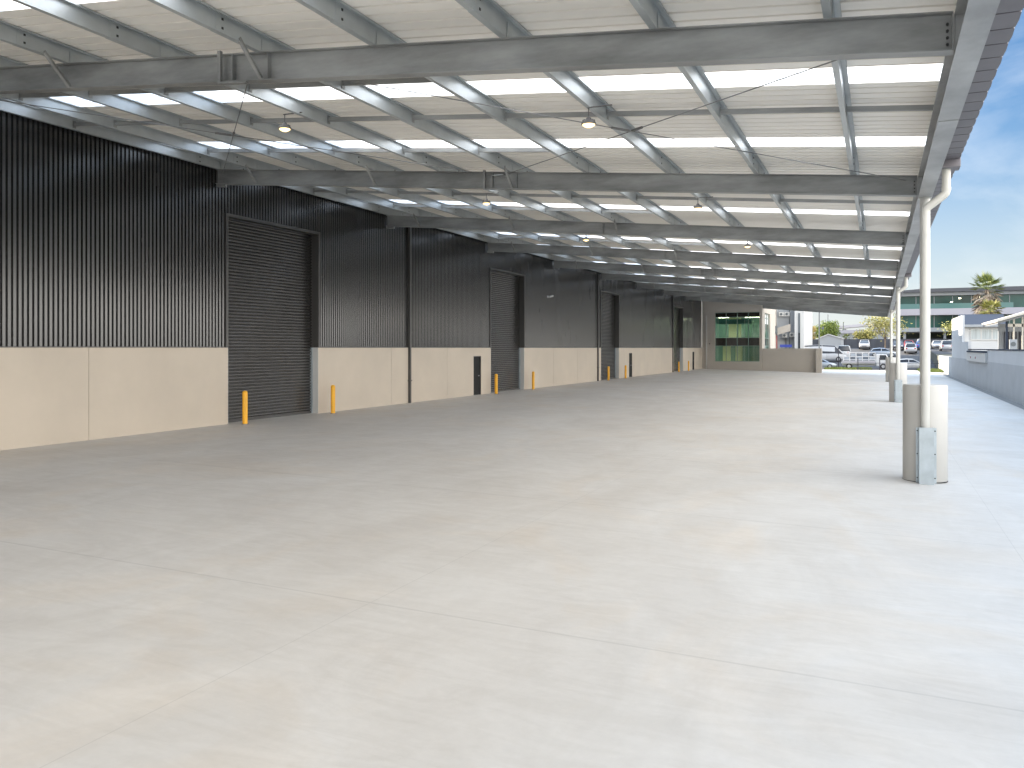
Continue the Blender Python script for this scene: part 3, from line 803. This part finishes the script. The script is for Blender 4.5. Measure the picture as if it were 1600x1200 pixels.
# gabled carport building in front of it on the right
gb = empty('gabled_outbuilding', (12, 86, 1.4), label='outbuilding with a sloping cream roof edge and dark slatted bays at the right edge', cat='outbuilding')
m = MB(); m.prism([(9.25, 4.95), (19, 7.95), (19, 7.8), (9.25, 4.75)], 'y', 84, 96); part(m, 'roof', M['cream'], gb)
m = MB(); m.prism([(9.35, 4.74), (19, 7.79), (19, 7.6), (9.35, 4.6)], 'y', 84.3, 96); part(m, 'roof_lining', M['leadgrey'], gb)
m = MB()
m.box(10.25, 18, 92, 92.3, 1.4, 4.8); part(m, 'back_wall', M['pale'], gb)
m = MB()
for x in (10.75, 11.35, 11.95, 12.55, 13.2): m.box(x, x + .38, 91.85, 91.98, 1.9, 4.05)
part(m, 'dark_bay', M['fence'], gb)
for x in (10.02,):
    m = MB(); m.box(x, x + .16, 85, 85.16, 1.4, 4.85); part(m, 'post', M['slate'], gb)
for x in (10.6, 11.25, 11.9):
    m = MB(); m.box(x, x + .13, 85.2, 85.33, 1.4, 4.9 + (x - 9.3) * .3); part(m, 'post', M['cream'], gb)
m = MB(); m.box(10.1, 13, 85.2, 85.4, 4.35, 4.6); part(m, 'beam', M['cream'], gb)
ac = empty('air_conditioner', (10.45, 84, 2.3), label='grey outdoor air conditioner box standing by the slatted outbuilding', cat='air conditioner')
m = MB(); m.box(-.28, .28, -.15, .15, .05, .95); m.build('casing', M['pale'], ac, bevel=.02)
m = MB(); m.tube((0, -.152, .55), (0, -.17, .55), .2, 18); m.build('fan_grille', M['pole'], ac)
m = MB(); m.box(-.3, -.2, -.14, .14, -.9, .05); m.box(.2, .3, -.14, .14, -.9, .05); m.build('stand', M['pole'], ac)

# ------------------------------------------------------------------ far office building
fo = empty('office_building', (25, 190, 2.5), label='long three-level office building with green glass floors over an open car undercroft', cat='office building')
x0, x1, FY = 3.4, 62.0, 189.0
m = MB(); m.prism([(x0, 13.5), (x1, 13.5), (x1, 14.35), (x0 + 4.5, 14.2), (x0, 13.9)], 'y', FY - 1.8, FY + 20); part(m, 'roof', M['roofdark'], fo)
m = MB(); m.box(x0 + .2, x1, FY - .9, FY + 19, 12.85, 13.49); part(m, 'fascia', M['pale'], fo)
m = MB(); m.box(x0, x1, FY - 1.6, FY + 19, 9.0, 10.25); part(m, 'floor_band', M['lilac'], fo)
m = MB(); m.box(x0, x1, FY - .6, FY + 19, 5.75, 6.55); part(m, 'floor_band', M['pale'], fo)
for z0, z1 in ((6.56, 8.99), (10.26, 12.84)):
    n = 18; w = (x1 - x0) / n
    for i in range(n):
        g = MB(); g.box(x0 + i * w + .05, x0 + (i + 1) * w - .05, FY, FY + .1, z0, z1); p = part(g, 'window', M['glass'], fo)
        g = MB(); g.box(x0 + i * w - .05, x0 + i * w + .05, FY - .05, FY + .12, z0, z1); part(g, 'mullion', M['pale'], p)
m = MB(); m.box(x0 + .1, x0 + 20, FY - 1.4, FY - 1.35, 10.26, 11.25); part(m, 'balustrade', M['balglass'], fo)
for x in [x0 + 1 + 7.2 * i for i in range(9)]:
    m = MB(); m.box(x, x + .45, FY + .2, FY + .65, 2.3, 5.74); part(m, 'undercroft_column', M['pale'], fo)
m = MB(); m.box(x0, x1, FY + 15, FY + 15.3, 2.2, 5.74); part(m, 'undercroft_wall', M['intdark'], fo)
m = MB()
for x, z in ((8.6, 8.3), (14.2, 12.2), (17.5, 12.4), (12.8, 11.5), (8.4, 11.9)): m.box(x, x + .42, FY - .03, FY - .005, z, z + .10)
part(m, 'lit_ceiling_panel', M['ledroom'], fo)

# ------------------------------------------------------------------ white building at left behind the low wall
wb = empty('white_building', (-14, 142, 1), label='tall white building with air conditioners and a beige awning seen over the low taupe wall', cat='building')
def P(x0, x1, y0, y1, z0, z1, name, mm, par=None, **k):
    q = MB(); q.box(x0, x1, y0, y1, z0, z1); return part(q, name, M[mm], par or wb, **k)
P(-24, -15.2, 139.6, 160, -.5, 13, 'left_wing', 'cream')
P(-15.19, -12.3, 143.5, 160, -.5, 13, 'recessed_wall', 'pale')
P(-12.29, -10.9, 141.5, 160, -.5, 13, 'right_wing', 'white')
w = P(-11.75, -11.45, 141.4, 141.49, 1.5, 8.0, 'window', 'pole')
P(-11.72, -11.48, 141.36, 141.39, 1.6, 4.9, 'pane', 'carglass', w)
for x, z in ((-14.8, 7.6), (-13.95, 7.6), (-14.3, 4.2), (-13.2, 4.3)):
    a = P(x, x + .75, 143.0, 143.4, z, z + .65, 'air_conditioner', 'white')
    q = MB(); q.tube((x + .33, 142.99, z + .33), (x + .33, 142.95, z + .33), .2, 14); part(q, 'fan', M['pole'], a)
q = MB(); q.prism([(-14.9, 5.7), (-12.95, 6.35), (-12.95, 5.2), (-14.9, 4.6)], 'y', 141.8, 142.0); part(q, 'awning', M['precast_dim'], wb)
P(-15.2, -14.9, 139.5, 141.8, 4.8, 6.0, 'awning_end', 'pole')
for x in (-13.75, -13.2):
    q = MB(); q.tube((x, 143.2, 1), (x, 143.2, 5.0 if x < -13.5 else 8.6), .07, 8); part(q, 'pipe', M['pole'], wb)
P(-14.7, -12.7, 142.9, 143.4, 3.95, 4.03, 'shelf', 'pole')
P(-15.0, -14.85, 141.0, 141.1, .5, 4.5, 'lower_trim', 'carred')
sg = empty('blue_sign', (-13, 136, 2.5), label='small dark blue sign board seen over the low taupe wall', cat='sign')
q = MB(); q.box(-.95, .8, 0, .05, .15, .55); q.build('board', M['signblue'], sg)
q = MB(); q.box(-.7, -.62, .051, .12, -3, .5); q.box(.5, .58, .051, .12, -3, .5); q.build('post', M['pole'], sg)

# ------------------------------------------------------------------ shed, fence, bridge, poles
sh = empty('gabled_shed', (-8.5, 170, 2.5), label='pale metal shed with a shallow gable behind the parked white minibus', cat='shed')
q = MB(); q.prism([(-10.4, 2.2), (-6.55, 2.2), (-6.55, 4.3), (-8.8, 5.0), (-10.4, 4.3)], 'y', 170, 182); part(q, 'wall', M['pale'], sh)
q = MB(); q.prism([(-10.55, 4.25), (-8.8, 5.02), (-6.4, 4.25), (-6.4, 4.4), (-8.8, 5.16), (-10.55, 4.4)], 'y', 169.8, 182); part(q, 'roof', M['white'], sh)
df = empty('dark_fence', (0, 184, 2.5), label='tall charcoal screen fence behind the upper car park', cat='fence')
for i in range(14):
    x = -16 + i * 2.4
    q = MB(); q.box(x, x + 2.34, 184, 184.05, 2.4, 4.3); part(q, 'panel', M['fencedark'], df)
    q = MB(); q.box(x + 2.341, x + 2.399, 183.97, 184.08, 2.4, 4.4); part(q, 'post', M['fence'], df)
br = empty('elevated_road', (-5, 322, 8), label='long grey elevated motorway bridge in the far distance', cat='bridge')
q = MB()
pts = [(-30, 320, 8.3), (-16, 320, 9.1), (-8, 322, 9.8), (0, 324, 10.5), (12, 328, 11.4), (30, 332, 12.2)]
vs = []
for x, y, z in pts: vs += [(x, y, z), (x, y, z + .9), (x, y + 9, z + .9), (x, y + 9, z)]
fs = []
for i in range(len(pts) - 1):
    for k in range(4): fs.append((4 * i + k, 4 * i + (k + 1) % 4, 4 * i + 4 + (k + 1) % 4, 4 * i + 4 + k))
q.add(vs, fs); part(q, 'deck', M['lilac'], br)
for x, z in ((-12, 9.2), (-2, 10.2), (8, 11)):
    q = MB(); q.box(x, x + 1.2, 324, 326, 0, z); part(q, 'pier', M['pale'], br)
lr = empty('low_warehouse', (-4, 250, 2.5), label='low pale warehouse roofs beyond the charcoal fence', cat='building')
P(-13, 2, 250, 270, 2, 6.5, 'wall', 'pale', lr); q = MB(); q.prism([(-13.2, 6.5), (2.2, 6.5), (1, 7.4), (-12, 7.4)], 'y', 249.5, 270); part(q, 'roof', M['lilac'], lr)
def pole(x, y, z0, z1, r, label, name='light_pole', arm=False):
    t = empty(name, (x, y, z0), label=label, cat='pole')
    q = MB(); q.tube((0, 0, 0), (0, 0, z1 - z0), r, 8, r * .7); q.build('shaft', M['pole'], t, smooth=True)
    q = MB(); q.box(-.12, .12, -.12, .12, z1 - z0, z1 - z0 + .1); q.build('cap', M['pole'], t)
    return t
t = pole(-7.9, 129.4, -.4, 12, .10, 'tall dark light pole rising behind the end of the low wall')
q = MB(); q.box(0, .55, -.05, .05, 5.7, 5.8); q.box(.4, .62, -.15, .15, 5.55, 5.95); q.build('bracket', M['pole'], t)
pole(-15.6, 300, 0, 13.4, .16, 'distant pale mast standing right of the tall dark pole', 'mast')
pole(-11.6, 320, 8, 11.3, .22, 'short distant mast above the motorway bridge', 'mast')

# picket railing in front of the truck
pf = empty('railing', (0, 124.6, 0), label='black metal railing with tall posts in front of the parked truck', cat='railing')
def rail(xa, xb, y, zt, posts):
    q = MB(); z = gz(0, y) 
    q.box(xa, xb, y - .02, y + .02, z + zt - .1, z + zt - .05); q.box(xa, xb, y - .02, y + .02, z + .15, z + .2)
    part(q, 'rail', M['fence'], pf)
    q = MB(); n = int((xb - xa) / .16)
    for i in range(n): x = xa + i * .16; q.box(x, x + .018, y - .01, y + .01, z + .1, z + zt)
    o = part(q, 'pickets', M['fence'], pf)
    for x in posts:
        q = MB(); q.box(x, x + .12, y - .06, y + .06, z, z + zt + .55); part(q, 'post', M['fence'], pf)
        q = MB(); q.box(x - .03, x + .15, y - .09, y + .09, z + zt + .55, z + zt + .62)
        part(q, 'post_cap', M['fence'], pf)
rail(-7.2, -4.6, 134.2, 2.2, [-5.6])
rail(-2.9, 7.3, 124.6, 1.0, [-2.75, -.05])

# ------------------------------------------------------------------ vehicles
def loft(mb, secs):
    """secs: list of (x, [(y,z)...]) closed rings of equal length"""
    n = len(secs[0][1]); vs = []
    for x, ring in secs: vs += [(x, y, z) for y, z in ring]
    fs = [tuple(range(n))[::-1], tuple((len(secs) - 1) * n + k for k in range(n))]
    for i in range(len(secs) - 1):
        for k in range(n): fs.append((i * n + k, i * n + (k + 1) % n, (i + 1) * n + (k + 1) % n, (i + 1) * n + k))
    mb.add(vs, fs)
def vehicle(name, label, cat, loc, rz, paint, kind='car', group='vehicles parked beyond the yard'):
    t = empty(name, loc, rz, label=label, cat=cat, group=group)
    if kind == 'car':
        Ln, W, H = 4.3, .88, 1.47
        lo = [(-2.15, .45, .72, .72), (-2.05, .30, .86, .80), (-1.5, .22, .95, .86), (-.6, .20, .96, .88), (.7, .20, .93, .88), (1.5, .22, .86, .85), (2.0, .28, .74, .76), (2.15, .40, .62, .66)]
        ro = [(-1.95, .93, .70, .0), (-1.55, 1.36, .60, .66), (-.6, 1.47, .60, .68), (.25, 1.42, .60, .68), (1.15, .92, .70, .0)]
        wx = (-1.33, 1.33)
    elif kind == 'suv':
        Ln, W, H = 4.6, .93, 1.72
        lo = [(-2.28, .5, .85, .80), (-2.2, .34, 1.02, .88), (-1.5, .28, 1.08, .92), (-.6, .26, 1.08, .93), (.7, .26, 1.06, .93), (1.6, .28, 1.0, .9), (2.1, .34, .88, .82), (2.28, .46, .76, .74)]
        ro = [(-2.2, 1.03, .74, .0), (-1.9, 1.62, .64, .7), (-.6, 1.72, .66, .7), (.4, 1.67, .64, .7), (1.2, 1.05, .74, .0)]
        wx = (-1.42, 1.42)
    elif kind == 'van':
        Ln, W, H = 4.9, .93, 2.0
        lo = [(-2.45, .4, 1.05, .90), (-2.42, .30, 1.10, .92), (-1.5, .26, 1.12, .93), (-.6, .25, 1.12, .93), (.9, .25, 1.12, .93), (1.8, .28, 1.05, .9), (2.25, .32, .86, .84), (2.42, .42, .72, .76)]
        ro = [(-2.44, 1.09, .90, .0), (-2.36, 1.92, .80, .8), (-.6, 2.0, .80, .8), (1.0, 1.95, .78, .8), (1.95, 1.08, .80, .0)]
        wx = (-1.5, 1.5)
    else:   # minibus
        Ln, W, H = 6.4, 1.0, 2.6
        lo = [(-3.2, .4, 1.25, .97), (-3.15, .32, 1.3, .99), (-1.5, .30, 1.32, 1.0), (0, .30, 1.32, 1.0), (1.6, .30, 1.32, 1.0), (2.4, .32, 1.25, .98), (2.95, .36, 1.0, .92), (3.2, .46, .82, .82)]
        ro = [(-3.18, 1.29, .97, .0), (-3.1, 2.5, .86, .88), (-.6, 2.6, .86, .88), (1.6, 2.5, .84, .88), (2.75, 1.26, .9, .0)]
        wx = (-1.9, 2.1)
    m = MB(); secs = []
    for x, z0, z1, w in lo:
        secs.append((x, [(-w * .92, z0), (w * .92, z0), (w, z0 + .12), (w, z1 - .14), (w * .93, z1), (-w * .93, z1), (-w, z1 - .14), (-w, z0 + .12)]))
    loft(m, secs); b = m.build('body', paint, t, smooth=True, bevel=.03)
    zb = ro[0][1] - .05
    m = MB(); secs = []
    for x, z1, w, _ in ro: secs.append((x, [(-w - .12, zb), (w + .12, zb), (w, max(z1 - .04, zb + .01)), (w - .06, max(z1, zb + .02)), (-w + .06, max(z1, zb + .02)), (-w, max(z1 - .04, zb + .01))]))
    loft(m, secs); m.build('windows', M['carglass'], t, smooth=True)
    m = MB()
    r1, r2, r3 = ro[1], ro[2], ro[3]
    dz_ = .98 if kind == 'bus' else .10
    loft(m, [(x, [(-w - .015 - dz_ * .15, z - dz_), (w + .015 + dz_ * .15, z - dz_), (w - .03, z + .02), (-w + .03, z + .02)]) for x, z, w, _ in (r1, r2, r3)])
    for sy in (-1, 1):    # pillars
        for (xa, za, wa), (xb, zb2, wb2) in (((ro[4][0], zb + .02, ro[4][2] + .10), (r3[0], r3[1] - .05, r3[2])), ((r2[0] + .3, zb, r2[2] + .13), (r2[0] + .3, r2[1] - .08, r2[2])), ((ro[0][0] + .1, zb + .02, ro[0][2] + .1), (r1[0], r1[1] - .05, r1[2]))):
            m.tube((xa, sy * wa, za), (xb, sy * wb2, zb2), .045, 5)
    m.build('roof', paint, t)
    r = .33 if kind == 'car' else .37
    for x in wx:
        for sy in (-1, 1):
            m = MB(); m.tube((x, sy * (W - .2), r), (x, sy * (W + .01), r), r, 18); wv = m.build('wheel', M['tyre'], t)
            m = MB(); m.tube((x, sy * (W + .011), r), (x, sy * (W + .02), r), r * .62, 12); m.build('rim', M['rim'], wv)
    zf = lo[-2][2] - .14
    for sy in (-1, 1):
        m = MB(); m.box(lo[-2][0] - .03, lo[-1][0] + .02, min(sy * .42, sy * .70), max(sy * .42, sy * .70), zf - .08, zf + .06); m.build('headlight', M['lightlens'], t)
        zr = lo[1][2] - .22
        m = MB(); m.box(lo[0][0] - .01, lo[1][0] + .05, min(sy * .52, sy * .78), max(sy * .52, sy * .78), zr - .09, zr + .09); m.build('tail_light', M['redlens'], t)
    m = MB(); m.box(lo[-1][0] - .06, lo[-1][0] + .015, -.38, .38, lo[-1][1] + .02, lo[-1][1] + .14); m.build('grille', M['carglass'], t)
    return t
PI = math.pi
def V(name, label, cat, x, y, rz, paint, kind='car'):
    return vehicle(name, label, cat, (x, y, gz(x, y) + .005), rz, M[paint], kind)
FRONT = -PI / 2; REAR = PI / 2       # nose towards / away from the camera
V('parked_car', 'silver blue sedan parked side-on just right of the low taupe wall', 'car', -7.75, 129.0, 0, 'carsilver')
V('parked_car', 'white hatchback parked side-on behind the second concrete sleeve', 'car', 4.0, 131.3, 0, 'carwhite')
V('parked_car', 'white car facing us alone in front of the charcoal fence', 'car', -2.5, 167.6, FRONT, 'carwhite', 'suv')
V('minibus', 'long white minibus behind the end of the low taupe wall', 'minibus', -8.0, 143.6, 0, 'carwhite', 'bus')
V('van', 'white van seen from behind just right of the minibus', 'van', -5.3, 150.0, REAR, 'carwhite', 'van')
V('parked_car', 'pale car parked side-on under the yellow tree', 'car', .55, 152, 0, 'carsilver')
V('parked_car', 'dark car between the two canopy downpipes', 'car', 3.0, 166, FRONT, 'cardark', 'suv')
V('parked_car', 'dark red car under the office undercroft', 'car', 5.0, 176, FRONT, 'carred')
V('parked_car', 'white car seen from behind right of the second downpipe', 'car', 4.75, 159.0, REAR, 'carwhite', 'suv')
V('parked_car', 'white car facing us behind the blue car', 'car', 7.2, 176, FRONT, 'carwhite', 'suv')
V('parked_car', 'blue car parked between the two canopy columns', 'car', 6.7, 167.5, REAR, 'carblue')
V('parked_car', 'white car half hidden right behind the nearest downpipe', 'car', 9.2, 166, FRONT, 'carwhite')
V('parked_car', 'white car seen from behind left of the tall white wall', 'car', 9.85, 154.0, REAR, 'carwhite', 'suv')
V('parked_car', 'white car parked behind another white car near the undercroft column', 'car', 11.9, 171, FRONT, 'carwhite')
V('parked_car', 'dark maroon car beside the tall white wall', 'car', 12.2, 162, REAR, 'carred')

# flat deck truck with white glass racks
tk = empty('flatbed_truck', (-1.6, 128.5, gz(-1, 128.5) + .02), label='white flatbed truck with tall white glazing racks on its deck', cat='truck', group='vehicles parked beyond the yard')
q = MB(); q.prism([(1.15, .45), (3.0, .45), (3.05, 1.0), (2.85, 1.25), (2.45, 2.05), (1.15, 2.1)], 'y', -.9, .9); q.build('cab', M['carwhite'], tk, bevel=.05)
q = MB(); q.prism([(1.6, 1.3), (2.68, 1.3), (2.38, 1.95), (1.6, 1.95)], 'y', -.915, .915); q.build('cab_window', M['carglass'], tk)
q = MB(); q.prism([(2.90, 1.22), (2.93, 1.25), (2.52, 2.0), (2.48, 2.0)], 'y', -.78, .78); q.build('windscreen', M['carglass'], tk)
q = MB(); q.box(-3.3, 1.1, -1.0, 1.0, .78, .92); q.box(-3.2, 1.1, -.4, .4, .5, .78); q.build('deck', M['carwhite'], tk)
q = MB(); q.box(-3.25, 1.05, -1.03, -1.001, .86, 1.16); q.build('side_board', M['lilac'], tk)
q = MB()
for sy in (-1, 1):
    for x in [-3.1 + i * .82 for i in range(6)]: q.box(x, x + .09, sy * .86 - .05, sy * .86 + .05, .93, 2.3)
    for z in (1.25, 1.7, 2.25): q.box(-3.1, 1.1, sy * .86 - .04, sy * .86 + .04, z, z + .08)
for x in (-3.1, -1.05, 1.0):
    q.box(x, x + .09, -.8, .8, 2.25, 2.33)
rk = q.build('rack', M['carwhite'], tk)
q = MB()
for x, z in ((-2.95, 1.35), (-1.3, 1.36), (-.5, 1.8), (.35, 1.36), (-2.1, 1.8)): q.box(x, x + .62, -.3, -.25, z, z + .36)
q.build('load', M['carsilver'], rk)
for x in (-2.3, 2.05):
    for sy in (-1, 1):
        q = MB(); q.tube((x, sy * .7, .4), (x, sy * .93, .4), .4, 18); w = q.build('wheel', M['tyre'], tk)
        q = MB(); q.tube((x, sy * .931, .4), (x, sy * .945, .4), .22, 12); q.build('rim', M['rim'], w)

# ------------------------------------------------------------------ trees
def tree(name, label, x, y, z, h, rx, rz_, trunk_h, leaf, n, sz, bare=0.0, shift=(0, 0)):
    t = empty(name, (x, y, z), label=label, cat='tree')
    q = MB(); rnd = random.Random(int(x * 13 + y))
    q.tube((0, 0, -.2), (shift[0] * .4, shift[1] * .4, trunk_h), .13, 8, .09)
    cz = trunk_h + (h - trunk_h) * .5
    tips = []
    for i in range(16):
        a = rnd.uniform(0, 6.28); el = rnd.uniform(.0, 1.4)
        tip = Vector((shift[0] + rx * .8 * math.cos(a) * math.cos(el), shift[1] + rx * .8 * math.sin(a) * math.cos(el), trunk_h + (h - trunk_h) * (.35 + .6 * rnd.random())))
        base = Vector((shift[0] * .4, shift[1] * .4, trunk_h * rnd.uniform(.75, 1)))
        q.tube(base, tip, .045, 5, .012); tips.append(tip)
    q.build('trunk', M['bark'], t, smooth=True)
    q = MB()
    cl_ = [tp + Vector((rnd.gauss(0, .25), rnd.gauss(0, .25), rnd.gauss(0, .2))) for tp in tips for _ in range(2)]
    for i in range(n):
        c = rnd.choice(cl_); rr = rx * .30
        p = c + Vector((rnd.gauss(0, rr), rnd.gauss(0, rr), rnd.gauss(0, rr * .6)))
        s = sz * rnd.uniform(.5, 1.2)
        a = Vector((rnd.gauss(0, 1), rnd.gauss(0, 1), rnd.gauss(0, 1))).normalized(); b = a.orthogonal().normalized()
        q.add([p - a * s, p + b * s * .5, p + a * s, p - b * s * .5], [(0, 1, 2, 3)])
    q.build('crown', M[leaf], t)
    return t
tree('small_tree', 'thin yellow-leaved tree in front of the charcoal fence and office', .9, 164, 2.2, 6.0, 3.0, 1, 2.2, 'leafyellow', 1700, .20)
tree('small_tree', 'broad low yellow-green tree crown left of the thin yellow tree', -2.6, 188, 2.4, 3.4, 1.8, 1, 1.4, 'leafyellow', 1500, .22)
tree('round_tree', 'dense green round tree behind the pale shed', -11.6, 213, 2.4, 5.4, 2.2, 1, 1.4, 'leafgreen', 5000, .26)
tree('ochre_tree', 'ochre autumn tree just right of the tall white building', -15.4, 205, 2.2, 4.9, 1.6, 1, 1.0, 'leafochre', 4000, .22)
tree('round_tree', 'dark tree behind the nearest canopy column in front of the office', 14.2, 181, 2.4, 5.6, 2.6, 1, 1.6, 'olive', 3500, .22)

def palm(name, label, x, y, z, th, cr, dead, green, nd, ng, skirt):
    t = empty(name, (x, y, z), label=label, cat='palm tree')
    q = MB(); q.tube((0, 0, -.3), (0, 0, th), .28, 12, .22)
    for i in range(int(th / .3)): q.tube((0, 0, i * .3), (0, 0, i * .3 + .06), .30 - .05 * i * .3 / th, 12)
    q.build('trunk', M['bark'], t, smooth=True)
    rnd = random.Random(5)
    def fan(q, org, direc, L, wdt, droop):
        d = direc.normalized(); up = Vector((0, 0, 1)); side = d.cross(up)
        if side.length < .1: side = Vector((1, 0, 0))
        side.normalize(); nn = side.cross(d).normalized()
        tip0 = org + d * L * .5
        q.tube(org, tip0, .03, 4, .015)
        for k in range(-7, 8):
            a = k * .16; dr = (d * math.cos(a) + side * math.sin(a))
            e = tip0 + dr * L * .55 * (1 - .05 * abs(k)) + Vector((0, 0, -droop * L * (.2 + .04 * abs(k)))) + nn * rnd.uniform(-.06, .06)
            w = nn.cross(dr).normalized() * wdt
            mid = tip0.lerp(e, .5) + Vector((0, 0, .04))
            q.add([tip0, mid + w, e, mid - w], [(0, 1, 2, 3)])
    q = MB()
    for i in range(nd):
        a = rnd.uniform(0, 6.28); el = rnd.uniform(-1.4, -.25); zz = th - rnd.uniform(0, skirt)
        fan(q, Vector((.2 * math.cos(a), .2 * math.sin(a), zz)), Vector((math.cos(a) * math.cos(el), math.sin(a) * math.cos(el), math.sin(el))), cr * rnd.uniform(.6, .9), .06, .5)
    if nd: q.build('dead_fronds', M[dead], t)
    q = MB()
    for i in range(ng):
        a = i * 2.39996; el = rnd.uniform(-.35, 1.45)
        fan(q, Vector((.1 * math.cos(a), .1 * math.sin(a), th + .1)), Vector((math.cos(a) * math.cos(el), math.sin(a) * math.cos(el), math.sin(el))), cr * rnd.uniform(.8, 1.1), .055, .22)
    q.build('green_fronds', M[green], t)
palm('fan_palm', 'tall fan palm with a thick skirt of dead brown fronds', 14.9, 147.5, 1.9, 9.4, 2.85, 'deadfrond', 'frond', 130, 40, 2.6)
palm('fan_palm', 'short olive green palm growing below the tall palm', 13.3, 127.5, 1.4, 6.0, 1.6, 'olive', 'olive', 60, 40, 1.2)
palm('small_palm', 'tiny green palm top above the charcoal fence', -6.4, 190, 2.4, 2.2, .9, 'frond', 'frond', 6, 20, .4)
